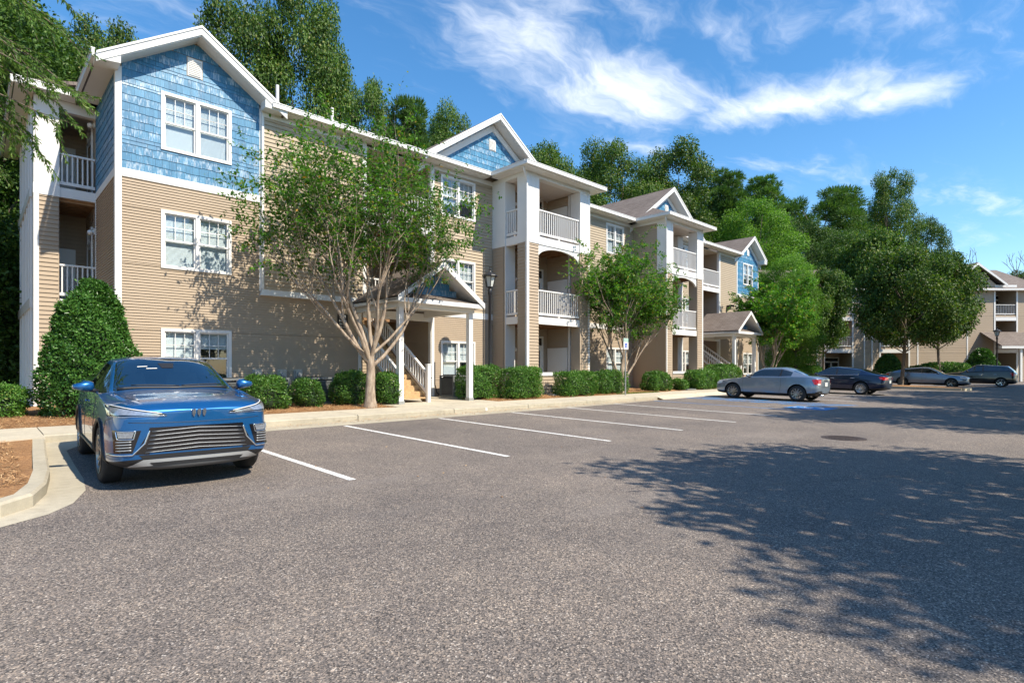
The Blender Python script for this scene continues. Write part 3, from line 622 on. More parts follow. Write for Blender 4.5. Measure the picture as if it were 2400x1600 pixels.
def window(fr, a0, a1, z0, z1, parent, lights=2, blind=.9, grid=True, low=True, seed=0, cols=3):
    rr = random.Random(seed); T = .085; m = MB(); bl0 = blind
    m.fbox(fr, a0, a1, z1 - T, z1, -.02, .045); m.fbox(fr, a0, a1, z0, z0 + T * .8, -.02, .05); m.fbox(fr, a0, a0 + T, z0 + T * .8, z1 - T, -.02, .044); m.fbox(fr, a1 - T, a1, z0 + T * .8, z1 - T, -.02, .044)
    w = (a1 - a0 - 2 * T - (lights - 1) * .10) / lights; cells = []
    for i in range(lights):
        x = a0 + T + i * (w + .10); cells.append((x, x + w))
        if i: m.fbox(fr, x - .10, x, z0 + T * .8, z1 - T, -.03, .046)
    win = m.build('window', M['trim'], parent)
    zm = (z0 + z1) / 2 - .02; zb, zt = z0 + T * .8, z1 - T
    for i, (x0, x1) in enumerate(cells):
        f = .035; m = MB()
        m.fbox(fr, x0, x1, zt - f, zt, -.05, .006); m.fbox(fr, x0, x1, zm - .022, zm + .022, -.055, .010); m.fbox(fr, x0, x0 + f, zm + .022, zt - f, -.05, .006); m.fbox(fr, x1 - f, x1, zm + .022, zt - f, -.05, .006)
        m.fbox(fr, x0, x1, zb, zb + f, -.07, -.012); m.fbox(fr, x0, x0 + f, zb + f, zm - .022, -.07, -.012); m.fbox(fr, x1 - f, x1, zb + f, zm - .022, -.07, -.012)
        m.build('sash', M['trim'], win)
        for (p, q, o) in ((zm + .022, zt - f, -.022), (zb + f, zm - .022, -.042)):
            m = MB(); m.fbox(fr, x0 + f, x1 - f, p, q, o - .004, o); m.build('pane', M['pane'], win)
        if grid:
            m = MB(); g0, g1 = x0 + f, x1 - f
            for k in range(1, cols): m.fbox(fr, g0 + (g1 - g0) * k / cols - .008, g0 + (g1 - g0) * k / cols + .008, zm + .022, zt - f, -.020, -.006)
            m.fbox(fr, g0, g1, (zm + zt) / 2 - .008, (zm + zt) / 2 + .008, -.020, -.0065); m.build('muntin', M['trim'], win)
        m = MB(); h = zt - (zt - zb) * min(.97, max(.2, bl0 + (0 if i == 0 else rr.choice((0, 0, -.12, -.3))))); z = zt - .03; tl = rr.uniform(.027, .033)
        while z > h:
            m.add([fr(x0 + .012, z, -.10 - .007), fr(x1 - .012, z, -.10 - .007), fr(x1 - .012, z - tl, -.10 + .007), fr(x0 + .012, z - tl, -.10 + .007)], [(0, 1, 2, 3)]); z -= .032
        m.fbox(fr, x0 + .01, x1 - .01, zt - .04, zt, -.13, -.09); m.build('blind', M['blind'], win)
    m = MB(); fs = [(0, 1, 2, 3)]
    A = [fr(a0 + .05, z0 + .05, -.06), fr(a1 - .05, z0 + .05, -.06), fr(a1 - .05, z1 - .05, -.06), fr(a0 + .05, z1 - .05, -.06)]; B = [fr(a0 + .05, z0 + .05, -.8), fr(a1 - .05, z0 + .05, -.8), fr(a1 - .05, z1 - .05, -.8), fr(a0 + .05, z1 - .05, -.8)]
    m.add(A + B, [(4, 5, 6, 7), (0, 1, 5, 4), (1, 2, 6, 5), (2, 3, 7, 6), (3, 0, 4, 7)]); m.build('room', M['inner'], win)
    return win
def op(a0, a1, z0, z1, t=.05): return (a0 + t, a1 - t, z0 + t, z1 - t)
_sh = {}
def shingle_mesh(h, mat):
    k = (h, mat.name)
    if k not in _sh:
        m = MB(); P = [(0, 0), (.022, 0), (.008, h * 1.06), (0, h * 1.06)]
        m.add([(x, o, z) for x in (.012, .988) for (o, z) in P], [(0, 1, 2, 3), (7, 6, 5, 4), (1, 5, 6, 2), (0, 4, 5, 1), (3, 2, 6, 7)]); _sh[k] = m.mesh('shingle', mat)
    return _sh[k]
def shingles(fr, z0, z1, lo, hi, ops, parent, single, seed=1, h=.222):
    rr = random.Random(seed); big = MB(); z = z0; row = 0
    while z < z1:
        a, b = lo(z), hi(z)
        if b - a < .1: break
        zt = min(z + h, z1)
        for (s0, s1, p, q) in cut(a, b, z, zt, ops):
            if q - p < .03: continue
            x = s0 - (rr.uniform(0, .1) if s0 > a + .01 else 0); x = s0
            while x < s1 - .02:
                w = rr.choice((.10, .14, .17, .20, .23)) * rr.uniform(.92, 1.08)
                if s1 - (x + w) < .07: w = s1 - x
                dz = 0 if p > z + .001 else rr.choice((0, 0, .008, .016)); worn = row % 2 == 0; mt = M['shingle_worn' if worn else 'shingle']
                if single:
                    o = bpy.data.objects.new('shingle', shingle_mesh(h, mt)); o.matrix_basis = fr.mtx(x, p - dz, 0, w, (q - p + dz) / h); link(o, parent)
                else:
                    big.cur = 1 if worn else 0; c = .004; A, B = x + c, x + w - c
                    P = [fr(A, p - dz, 0), fr(A, p - dz, .022), fr(A, q, .008), fr(A, q, 0), fr(B, p - dz, 0), fr(B, p - dz, .022), fr(B, q, .008), fr(B, q, 0)]
                    big.add(P, [(0, 1, 2, 3), (7, 6, 5, 4), (1, 5, 6, 2), (0, 4, 5, 1)])
                x += w
        z += h; row += 1
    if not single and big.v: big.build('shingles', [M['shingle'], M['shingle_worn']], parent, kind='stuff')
def roof(name, poly, parent, th=.10, mat='roof'):
    P = [Vector(p) for p in poly]; n = (P[1] - P[0]).cross(P[2] - P[0]).normalized()
    if n.z < 0: P = P[::-1]; n = -n
    m = MB(); m.prism([tuple(p - Vector((0, 0, th))) for p in P], (0, 0, th))
    o = m.build(name, M[mat], parent); uv = o.data.uv_layers.new(name='UVMap')
    hz = Vector((0, 0, 1)).cross(n); hz = hz.normalized() if hz.length > 1e-4 else Vector((1, 0, 0)); up = n.cross(hz)
    for l in o.data.loops:
        v = Vector(o.data.vertices[l.vertex_index].co); uv.data[l.index].uv = (v.dot(hz), v.dot(up))
    return o
def gutter(p, q, parent, w=.12, h=.13):
    m = MB(); m.bar((p[0], p[1], p[2]), (q[0], q[1], q[2]), w, h); m.bar((p[0], p[1], p[2] + h * .62), (q[0], q[1], q[2] + h * .62), w + .03, .025); return m.build('gutter', M['trim'], parent)
_bal = None
def railing(p, q, z0, z1, parent, sp=.125, mat='trim'):
    global _bal
    p = Vector((p[0], p[1], 0)); q = Vector((q[0], q[1], 0)); L = (q - p).length; m = MB()
    m.bar((p.x, p.y, z1 - .03), (q.x, q.y, z1 - .03), .085, .055); m2 = MB(); m2.bar((p.x, p.y, z0 + .05), (q.x, q.y, z0 + .05), .06, .09)
    mid = (p + q) / 2
    if L > 1.5: m2.box(mid.x - .03, mid.x + .03, mid.y - .03, mid.y + .03, z0 - .12, z0 + .01)
    r = m.build('railing', M[mat], parent); m2.build('bottom_rail', M[mat], r)
    if _bal is None: _bal = MB().box(-.018, .018, -.018, .018, 0, 1).mesh('baluster', M['trim'])
    n = max(2, int(L / sp))
    for i in range(n):
        c = p.lerp(q, (i + .5) / n); o = bpy.data.objects.new('baluster', _bal); o.matrix_basis = Matrix.Translation((c.x, c.y, z0 + .08)) @ Matrix.Diagonal((1, 1, z1 - .05 - z0 - .08, 1)); link(o, r)
    return r
def door(fr, a0, a1, z0, z1, parent, glass=True):
    m = MB(); m.fbox(fr, a0, a0 + .07, z0, z1, 0, .05); m.fbox(fr, a1 - .07, a1, z0, z1, 0, .05); m.fbox(fr, a0 + .07, a1 - .07, z1 - .08, z1, 0, .05)
    zd = z1 - .08
    if glass: m.fbox(fr, a0 + .07, a1 - .07, z1 - .50, z1 - .42, 0, .049); zd = z1 - .50
    d = m.build('door_frame', M['trim'], parent)
    m = MB(); m.fbox(fr, a0 + .08, a1 - .08, z0 + .02, zd - .004, .004, .03); m.build('door_leaf', M['door'], d)
    if glass:
        m = MB(); m.fbox(fr, a0 + .22, a1 - .22, z0 + .35, zd - .15, .031, .036); m.build('door_pane', M['tint'], d)
        m = MB(); m.fbox(fr, a0 + .09, a1 - .09, z1 - .415, z1 - .09, .004, .012); m.build('transom', M['tint'], d)
    m = MB(); m.lathe([(.0, 0), (.03, 0), (.03, .03), (0, .035)], fr((a1 - .16), z0 + 1.0, .045), 10); m.build('knob', M['greymetal'], d); return d
def walllamp(fr, a, z, parent):
    m = MB(); m.fbox(fr, a - .07, a + .07, z - .09, z + .09, 0, .03); p = fr(a, z, .09); m.tube([fr(a, z, .02), p], .03, 8)
    b = m.build('wall_lamp', M['white_plastic'], parent); m = MB(); c = fr(a, z - .03, .11)
    m.lathe([(.0, -.09), (.055, -.075), (.08, -.02), (.075, .03), (.04, .06), (0, .065)], c, 12); m.build('globe', M['white_plastic'], b, smooth=True)
# ---- gable block and the wall right of it ----
F0 = front(YA); PK = (4.655, 10.93); SLP = .68
WA = [(3.765, 5.589, 1.015 + 3.27 * i, 2.627 + 3.27 * i) for i in range(3)]
ops = [op(*w) for w in WA]
gz = lambda a: PK[1] - SLP * abs(a - PK[0]) - .10
wallA = sheath('gable_wall', F0, 2.745, 6.44, ZB, 9.40, ops, BLD, M['siding'], poly=[(2.745, 9.40), (6.44, 9.40), (6.44, 9.55), (PK[0], 10.80), (2.745, 9.55)])
siding(F0, 2.865, 6.395, 3.77, 6.61, ops, .0762, wallA, M['siding'], True)
wallG = sheath('ground_floor_wall', F0, 6.44, 9.85, ZB, 3.80, [], BLD, M['siding'])
siding(F0, 2.865, 9.74, ZB + .06, 3.77, ops, .0762, wallG, M['siding'], True)
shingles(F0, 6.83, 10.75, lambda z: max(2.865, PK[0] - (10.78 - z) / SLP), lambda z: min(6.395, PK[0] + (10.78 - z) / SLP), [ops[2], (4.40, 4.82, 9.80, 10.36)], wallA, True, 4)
for nm, a0, a1, z0, z1, o in (('corner_trim', 2.735, 2.865, ZB, 9.50, .030), ('corner_trim', 6.395, 6.45, 3.9, 9.50, .028), ('belt_band', 2.865, 6.395, 6.61, 6.83, .034), ('corner_trim', 9.74, 9.86, ZB, 3.76, .03), ('base_strip', 2.865, 9.74, ZB - .1, ZB + .06, .012)):
    trimbar(nm, F0, a0, a1, z0, z1, 0, o, wallA)
for i, w in enumerate(WA): window(F0, *w, wallA, seed=i, blind=(.62, .97, .95)[i] if i != 1 else .95)
m = MB(); m.fbox(F0, 4.42, 4.80, 9.82, 10.34, 0, .03)
for k in range(9): m.fbox(F0, 4.46, 4.76, 9.86 + k * .05, 9.885 + k * .05, .03, .05)
m.build('gable_vent', M['trim'], wallA)
# left flank of the gable block
FL = left(2.745)
wl = sheath('gable_flank_wall', FL, 17.94, 27.5, ZB, 9.43, [], BLD, M['siding'])
siding(FL, 18.05, 23.0, ZB + .06, 6.61, [], .0762, wl, M['siding']); shingles(FL, 6.83, 9.42, lambda z: 18.05, lambda z: 21.2, [], wl, False, 9)
trimbar('belt_band', FL, 18.05, 21.2, 6.61, 6.83, 0, .03, wl); trimbar('corner_trim', FL, 17.902, 18.05, ZB, 9.43, 0, .030, wl); trimbar('corner_trim', FL, 21.12, 21.2, ZB, 6.6, 0, .03, wl)
# gable roof over the block
zr = 11.10
for s in (-1, 1):
    xe = PK[0] + s * 2.40; ze = zr - SLP * 2.40
    roof('roof_slope', [(PK[0], 17.42, zr), (xe, 17.42, ze), (xe, 22.5, ze), (PK[0], 22.5, zr)], BLD)
    m = MB(); m.prism([(PK[0], 17.40, zr - .03), (xe, 17.40, ze - .03), (xe, 17.40, ze - .25), (PK[0], 17.40, zr - .25)], (0, .03, 0)); m.prism([(PK[0], 17.375, zr + .005), (xe, 17.375, ze + .005), (xe, 17.375, ze - .06), (PK[0], 17.375, zr - .06)], (0, .024, 0)); m.build('rake_board', M['trim'], BLD)
    m = MB(); m.prism([(PK[0], 17.43, zr - .25), (xe - s * .3, 17.43, ze + .3 * SLP - .25), (xe - s * .3, 17.43, ze + .3 * SLP - .28), (PK[0], 17.43, zr - .28)], (0, .5, 0)); m.build('rake_soffit', M['soffit'], BLD)
    xi = PK[0] + s * 1.80; m = MB(); m.prism([(PK[0], YA - .045, 10.78 + .03), (xi, YA - .045, 10.81 - SLP * 1.8), (xi, YA - .045, 10.81 - SLP * 1.8 + .26), (PK[0], YA - .045, 10.81 + .26)], (0, .04, 0)); m.build('frieze_board', M['trim'], BLD)
m = MB(); m.prism([(2.25, 17.42, 9.30), (2.77, 17.42, 9.36), (2.77, 17.42, 9.72), (2.25, 17.42, 9.46)], (0, .52, 0)); m.build('eave_return', M['trim'], BLD)
m = MB(); m.prism([(6.40, 17.42, 9.40), (7.0, 17.42, 9.40), (7.0, 17.42, 9.48), (6.40, 17.42, 9.80)], (0, .40, 0)); m.build('eave_return', M['trim'], BLD)
m = MB(); m.box(2.25, 2.745, 17.9, 20.8, 9.40, 9.425); m.build('eave_soffit', M['soffit'], BLD); gutter((2.20, 17.5, 9.46), (2.20, 20.8, 9.46), BLD, .06, .18)
# upper wall, slightly proud of the ground floor
FB = front(YB); wallB = sheath('upper_wall', FB, 6.44, 10.0, 3.95, ZE, [], BLD, M['siding_cream'], .24)
siding(FB, 6.50, 9.86, 3.95, 9.25, [], .127, wallB, M['siding_cream'], True)
trimbar('corner_trim', FB, 6.435, 6.50, 3.95, ZE, -.1, .026, wallB); trimbar('corner_trim', FB, 9.86, 10.01, 3.95, ZE, -.1, .026, wallB); trimbar('frieze_board', FB, 6.50, 9.86, 9.25, ZE, 0, .02, wallB)
m = MB(); m.prism([(6.40, YB - .06, 3.76), (10.02, YB - .06, 3.76), (10.02, YB - .02, 3.955), (6.46, YB - .02, 3.955)], (0, .16, 0)); m.build('belt_band', M['trim'], wallB)
# ---- stairwells ----
def stairwell(x0, x1, pid):
    fi = front(21.2); sw = sheath('stairwell_back_wall', fi, x0 - .1, x1 + .1, ZB, ZE, [], BLD, M['siding']); siding(fi, x0, x1, ZB, ZE, [], .127, sw, M['siding'])
    fl = left(x1); s2 = sheath('stairwell_side_wall', fl, YA + .02, 21.2, ZB, ZE, [], BLD, M['siding']); siding(fl, YA + .14, 21.2, ZB, ZE, [], .127, s2, M['siding'])
    fr_ = right(x0); s3 = sheath('stairwell_side_wall', fr_, YA + .02, 21.2, ZB, ZE, [], BLD, M['siding']); siding(fr_, YA + .14, 21.2, ZB, ZE, [], .127, s3, M['siding'])
    trimbar('corner_trim', fl, YA - .01, YA + .14, ZB, ZE, 0, .03, s2); trimbar('corner_trim', front(YA), x1 - .005, x1 + .13, ZB, ZE, 0, .04, s2)
    for i, z in enumerate((3.55, 6.85)):
        m = MB(); m.box(x0, x1, 17.95 if i else 20.1, 21.2, z - .15, z); m.build('landing_floor', M['wood'], BLD)
        m = MB(); m.box(x0, x1, YA - .02, YA + .06, z - .25, z + .04); m.build('landing_fascia', M['trim'], BLD); railing((x0 + .05, YA + .02), (x1 - .03, YA + .02), z + .12, z + 1.18, BLD)
    m = MB(); m.box(x0, x1, 17.9, 21.2, 9.30, 9.34); m.build('landing_ceiling', M['ceil'], BLD)
    # flight of wooden steps
    a, b = x0 + .06, x0 + 1.12; n = 17; dz = (3.55 - .36) / n; dy = .265; y0 = 15.62
    st = MB(); 
    for s in (a, b): st.bar((s, y0 + .05, .36 + dz * .2), (s, y0 + n * dy, 3.42), .05, .26)
    stair = st.build('stringer', M['tread'], BLD)
    for k in range(n):
        t = MB(); t.box(a + .02, b - .02, y0 + k * dy, y0 + k * dy + dy + .02, .36 + (k + 1) * dz - .045, .36 + (k + 1) * dz); t.box(a + .03, b - .03, y0 + k * dy + dy - .03, y0 + k * dy + dy, .36 + (k + 1) * dz, .36 + (k + 2) * dz - .046); t.build('step', M['tread'], stair)
    for s in (a, b):
        m = MB(); zA, zB = .36 + .95, 3.55 + .95
        m.bar((s, y0 - .02, zA), (s, y0 + n * dy, zB), .09, .07); m.bar((s, y0, .36 + .30), (s, y0 + n * dy, 3.55 + .30), .05, .08); m.box(s - .06, s + .06, y0 - .10, y0 + .02, .34, 1.62); m.box(s - .075, s + .075, y0 - .115, y0 + .035, 1.62, 1.66)
        h = m.build('stair_railing', M['trim'], BLD)
        for k in range(30):
            y = y0 + .12 + k * .15; o = bpy.data.objects.new('baluster', _bal)
            if y > y0 + n * dy: break
            zz0 = .36 + .30 + (y - y0) / (n * dy) * 3.19; o.matrix_basis = Matrix.Translation((s, y, zz0)) @ Matrix.Diagonal((1, 1, .66, 1)); link(o, h)
        m = MB(); m.tube([(s + .08, y0 - .12, zA - .12), (s + .08, y0 + .05, zA - .12), (s + .08, y0 + n * dy, zB - .14)], .018, 8); m.build('handrail', M['blackmetal'], h)
def portico(c, hw=1.42):
    zb, zt = 3.44, 3.74; yf = 15.30; pr = thing_part = None
    for x in (c - hw, c + hw):
        m = MB(); m.box(x - .085, x + .085, yf - .085, yf + .085, .36, zb); m.build('portico_post', M['trim'], BLD); m = MB(); m.box(x - .105, x + .105, yf - .105, yf + .105, .36, .48); m.build('post_base', M['greymetal'], BLD)
    m = MB(); m.box(c - hw - .13, c + hw + .13, yf - .11, yf + .11, zb, zt); m.box(c - hw - .11, c - hw + .11, yf + .11, 17.9, zb, zt - .004); m.box(c + hw - .11, c + hw + .11, yf + .11, 17.9, zb, zt - .004); m.build('portico_beam', M['trim'], BLD)
    m = MB(); m.box(c - hw, c + hw, yf, 17.9, zt - .05, zt - .01); m.build('portico_ceiling', M['soffit'], BLD)
    sl = .715; e = hw + .34; zk = 3.78 + sl * e
    for s in (-1, 1):
        xe = c + s * e; roof('portico_roof', [(c, 14.88, zk), (xe, 14.88, 3.78), (xe, 17.8, 3.78), (c, 17.8, zk)], BLD, .08)
        m = MB(); m.prism([(c, 14.86, zk - .02), (xe, 14.86, 3.76), (xe, 14.86, 3.58), (c, 14.86, zk - .22)], (0, .03, 0)); m.build('rake_board', M['trim'], BLD)
        m = MB(); m.prism([(c, 14.9, zk - .13), (xe, 14.9, 3.67), (xe, 14.9, 3.64), (c, 14.9, zk - .16)], (0, .9, 0)); m.build('rake_soffit', M['soffit'], BLD)
        m = MB(); m.box(min(xe, xe - s * .05), max(xe, xe - s * .05), 14.9, 17.8, 3.60, 3.74); m.build('eave_fascia', M['trim'], BLD)
    g = sheath('portico_gable', front(15.55), c - hw, c + hw, zt - .02, zt, [], BLD, M['siding'], .1, poly=[(c - hw, zt), (c + hw, zt), (c, zt + sl * hw)])
    shingles(front(15.55), 3.95, 5.0, lambda z: c - hw + (z - zt) / sl + .1, lambda z: c + hw - (z - zt) / sl - .1, [], g, False, 13)
    roof('pent_roof', [(c - e + .1, 14.95, 3.73), (c + e - .1, 14.95, 3.73), (c + e - .5, 15.55, 3.97), (c - e + .5, 15.55, 3.97)], BLD, .05)
    m = MB(); m.box(c - e + .05, c + e - .05, 14.90, 14.95, 3.58, 3.72); m.build('pent_fascia', M['trim'], BLD); m = MB(); m.box(c - e + .05, c + e - .05, 14.95, 15.30, 3.60, 3.625); m.build('pent_soffit', M['soffit'], BLD)
_bal = MB().box(-.018, .018, -.018, .018, 0, 1).mesh('baluster', M['trim'])
stairwell(9.93, 12.85, 0); portico(11.19); stairwell(33.65, 36.72, 1); portico(34.72)
# ---- towers with three balconies ----
def tower(x0, mirror):
    X = (lambda l: x0 + 4 - l) if mirror else (lambda l: x0 + l)
    def B(name, l0, l1, y0, y1, z0, z1, mat='trim', par=BLD):
        m = MB(); a, b = sorted((X(l0), X(l1))); m.box(a, b, y0, y1, z0, z1); return m.build(name, M[mat], par)
    def S(l0, l1, y, z0, z1, par, ops=[], e=.127):
        a, b = sorted((X(l0), X(l1))); siding(front(y), a, b, z0, z1, ops, e, par, M['siding'])
    side = (right if mirror else left)(X(0)); far = (left if mirror else right)(X(4)); inn = (right if mirror else left)(X(3.45))
    for (l0, l1, y0, y1) in ((0, .69, YD, 16.39), (3.33, 4.0, YD, 16.39), (0, .57, 17.12, YA - .01)):
        p = B('pillar', l0 + .012, l1 - .012, y0 + .012, y1 - .012, ZB, 9.26, 'siding')
        if y0 == YD:
            S(l0 + .12, l1 - .02, y0 + .012, ZB + .05, 6.58, p)
            a, b = sorted((X(l0), X(l0 + .12))) if l0 == 0 else sorted((X(l1 - .12), X(l1)))
            for (q0, q1) in ((a, b),):
                m = MB(); m.box(q0, q1, y0 - .012, y0 + .10, ZB, 6.58); m.build('corner_trim', M['trim'], p)
            a, b = sorted((X(l0), X(l1))); m = MB(); m.box(a - .01, b + .01, y0 - .02, y1, 6.95, 9.26)
            for k in range(1, 4): m.box(a + (b - a) * k / 4 - .012, a + (b - a) * k / 4 + .012, y0 - .032, y0 - .02, 6.96, 9.25)
            m.build('white_pillar_panel', M['trim'], p)
        else:
            a, b = sorted((X(l0), X(l1))); m = MB(); m.box(a - .01, b + .005, y0, y1, 6.95, 9.26); m.build('white_pillar_panel', M['trim'], p); m = MB(); m.box(a - .004, b - .01, y0 - .01, y0 + .02, ZB, 6.58); m.build('corner_trim', M['trim'], p)
        if l0 == 0: siding(side, y0 + .10, y1 - .02, ZB + .05, 6.58, [], .127, p, M['siding'])
        if l0 > 3: siding(far, y0 + .02, y1, ZB + .05, 6.58, [], .127, p, M['siding'])
        a, b = sorted((X(l0), X(l1))); m = MB(); m.box(a - .025, b + .025, y0 - .025 if y0 == YD else y0, y1 + .01 if y0 == YD else y1, 6.58, 6.95); m.build('pillar_band', M['trim'], p)
    # beams and arches
    B('balcony_beam', .70, 3.32, YD + .02, YD + .16, 6.58, 6.90); B('balcony_beam', .70, 3.32, YD + .02, YD + .16, 3.32, 3.62)
    for z0, z1 in ((6.58, 6.90), (3.32, 3.62)): B('balcony_beam', .02, .16, 16.395, 17.115, z0, z1)
    a, b = sorted((X(.70), X(3.32))); n = 20; low = []
    for k in range(n + 1):
        t = -1 + 2 * k / n; low.append((a + (b - a) * k / n, YD + .05, 6.02 + .47 * math.sqrt(max(0, 1 - t * t * .97))))
    m = MB()
    for p, q in zip(low, low[1:]): m.prism([p, q, (q[0], q[1], 6.57), (p[0], p[1], 6.57)], (0, .10, 0))
    m.build('arch_panel', M['trim'], BLD)
    B('frieze_beam', -.01, 4.01, YD - .01, YD + .30, 9.262, ZE); B('frieze_beam', -.01, .30, YD + .30, YA, 9.264, ZE); B('frieze_beam', 3.7, 4.01, YD + .30, YA, 9.264, ZE)
    # floors, ceilings
    for z in (3.52, 6.82):
        f = B('balcony_floor', .17, 3.99, YD + .17, YA, z - .04, z, 'wood')
        for k in range(8): B('joist', .2 + k * .46, .24 + k * .46, YD + .18, YA, z - .22, z - .041, 'wood', f)
    B('balcony_slab', .05, 3.95, YD + .05, YA, .2, .42, 'walk'); B('balcony_ceiling', .05, 3.98, YD + .05, YA + .2, 9.29, 9.30, 'ceil')
    # back wall and closet
    bw = sheath('balcony_back_wall', front(YA), x0, x0 + 4, ZB, ZE, [], BLD, M['siding']); S(.05, 3.45, YA, ZB, 9.28, bw)
    cl = B('closet', 3.45, 3.98, 16.52, YA - .01, ZB, 9.28, 'siding'); S(3.47, 3.97, 16.52, ZB, 9.28, cl); siding(inn, 16.55, YA - .02, ZB, 9.28, [], .127, cl, M['siding'])
    m = MB(); q = sorted((X(3.40), X(3.52))); m.box(q[0], q[1], 16.49, 16.60, ZB, 9.28); m.build('corner_trim', M['trim'], cl)
    for i, zf in enumerate((.42, 3.52, 6.82)):
        aa, bb = sorted((X(2.05), X(3.12))); door(front(YA - .02), aa, bb, zf, zf + 2.55 - (.1 if i == 2 else 0), bw)
        fr2 = inn; m = MB(); m.fbox(fr2, 16.72, 17.80, zf, zf + 1.95, .019, .05); m.build('storage_door', M['door'], cl); m = MB()
        for (p0, p1, z0, z1) in ((16.66, 16.72, zf, zf + 2.01), (17.80, 17.86, zf, zf + 2.01), (16.72, 17.80, zf + 1.95, zf + 2.01)): m.fbox(fr2, p0, p1, z0, z1, .019, .06)
        m.build('door_frame', M['trim'], cl); walllamp(front(YA - .02), X(1.25), zf + 1.95, bw)
        if i:
            a, b = sorted((X(.70), X(3.32))); railing((a, YD + .09), (b, YD + .09), zf + .17, zf + 1.21, BLD)
            railing((X(.09), 16.40), (X(.09), 17.11), zf + .17, zf + 1.21, BLD, .11)
    # ground floor parapet
    pw = B('parapet_wall', .70, 3.32, YD + .03, YD + .20, ZB, 1.20, 'siding'); S(.70, 3.32, YD + .03, ZB + .04, 1.20, pw); B('parapet_cap', .695, 3.325, YD - .02, YD + .24, 1.20, 1.335)
    pw2 = B('parapet_wall', .03, .20, 16.40, 17.11, ZB, 1.20, 'siding'); siding((right if mirror else left)(X(.03)), 16.40, 17.11, ZB + .04, 1.20, [], .127, pw2, M['siding']); B('parapet_cap', -.02, .24, 16.395, 17.115, 1.20, 1.335)
    # closed flank behind the closet
    fw = sheath('tower_flank_wall', far, 16.39, YA, ZB, 9.40, [], BLD, M['siding']); siding(far, 16.40, YA - .02, ZB + .05, 9.26, [], .127, fw, M['siding'])
    # hipped roof, soffits, gutters
    e0, e1, ye = x0 - .45, x0 + 4.45, 15.40; xc = x0 + 2; zr = 9.58 + 2.45 * .58; yr = ye + (zr - 9.58) / .47
    roof('tower_roof', [(e0, ye, 9.58), (e1, ye, 9.58), (xc, yr, zr)], BLD); roof('tower_roof', [(e0, ye, 9.58), (xc, yr, zr), (xc, 22, zr), (e0, 22, 9.58)], BLD); roof('tower_roof', [(e1, ye, 9.58), (xc, yr, zr), (xc, 22, zr), (e1, 22, 9.58)], BLD)
    m = MB(); m.box(e0, e1, ye, YD - .012, 9.42, 9.445); m.box(e0, x0 - .012, YD - .012, 17.5, 9.42, 9.445); m.box(x0 + 4.012, e1, YD - .012, 17.5, 9.42, 9.445); m.build('eave_soffit', M['soffit'], BLD)
    gutter((e0 - .1, ye - .05, 9.51), (e1 + .1, ye - .05, 9.51), BLD); gutter((e0 - .05, ye + .012, 9.51), (e0 - .05, 17.40, 9.51), BLD); gutter((e1 + .05, ye + .012, 9.51), (e1 + .05, 17.40, 9.51), BLD)
    m = MB(); xs_ = x0 - .05; m.tube([(xs_ - .35, 15.62, 9.42), (xs_ - .33, 15.64, 9.30), (xs_ - .06, 15.78, 9.05), (xs_ + .0, 15.80, 8.95), (xs_ + .0, 15.80, .5)], .042, 8); m.build('downspout', M['trim'], BLD)
tower(16.03, False); tower(26.49, True)
# ---- walls between ----
def infill(x0, x1, wins, seed=0, lamp=False):
    o = [op(*w) for w in wins]; w = sheath('front_wall', F0, x0, x1, ZB, ZE, o, BLD, M['siding_cream'])
    siding(F0, x0 + .02, x1 - .01, ZB + .06, 3.55, o, .0762, w, M['siding']); siding(F0, x0 + .02, x1 - .01, 3.80, 9.25, o, .127, w, M['siding_cream'])
    trimbar('belt_band', F0, x0 + .02, x1 - .01, 3.55, 3.80, 0, .035, w); trimbar('frieze_board', F0, x0 + .02, x1 - .01, 9.25, ZE, 0, .02, w)
    for i, q in enumerate(wins): window(F0, *q, w, seed=seed + i, blind=(.95, .85, .95, .7, .9)[(i + seed // 10) % 5], lights=2, cols=3 if q[1] - q[0] > 1.7 else 2)
    return w
def col(a, b): return [(a, b, 1.015 + 3.27 * i, 2.6 + 3.27 * i) for i in range(3)]
infill(12.98, 16.03, col(13.30, 15.06), 10); infill(20.03, 26.49, col(20.95, 22.5) + col(24.02, 25.6), 20); infill(30.49, 33.65, col(31.4, 32.95), 30)
w5 = infill(36.85, 39.42, [], 40)
trimbar('corner_trim', F0, 39.36, 39.44, ZB, ZE, 0, .04, w5)
# far gable block
WH = col(40.4, 42.05); oh = [op(*w) for w in WH]; ph = (41.24, 10.80)
wh = sheath('gable_wall', F0, 39.42, 43.06, ZB, 9.40, oh, BLD, M['siding'], poly=[(39.42, 9.40), (43.06, 9.40), (43.06, 9.50), (ph[0], ph[1]), (39.42, 9.50)])
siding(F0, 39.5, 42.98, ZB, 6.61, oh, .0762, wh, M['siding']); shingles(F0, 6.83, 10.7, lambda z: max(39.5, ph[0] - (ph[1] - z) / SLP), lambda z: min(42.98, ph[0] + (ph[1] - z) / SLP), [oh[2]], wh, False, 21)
for a0, a1, z0, z1, o in ((39.42, 39.5, ZB, 9.5, .03), (42.98, 43.07, ZB, 9.5, .03), (39.5, 42.98, 6.61, 6.83, .032)): trimbar('corner_trim' if a1 - a0 < 1 else 'belt_band', F0, a0, a1, z0, z1, 0, o, wh)
for i, w in enumerate(WH): window(F0, *w, wh, seed=50 + i, blind=.7, cols=2)
m = MB(); m.fbox(F0, 41.07, 41.41, 9.75, 10.25, 0, .05); m.build('gable_vent', M['trim'], wh)
m = MB(); m.box(37.75, 37.95, YA - .28, YA - .02, 5.55, 5.75); m.box(37.8, 37.9, YA - .55, YA - .02, 5.72, 5.85); m.build('flood_lamp', M['blackmetal'], w5); m = MB(); m.box(37.72, 37.95, YA - .06, YA - .02, 4.85, 5.1); m.build('junction_box', M['greymetal'], w5)
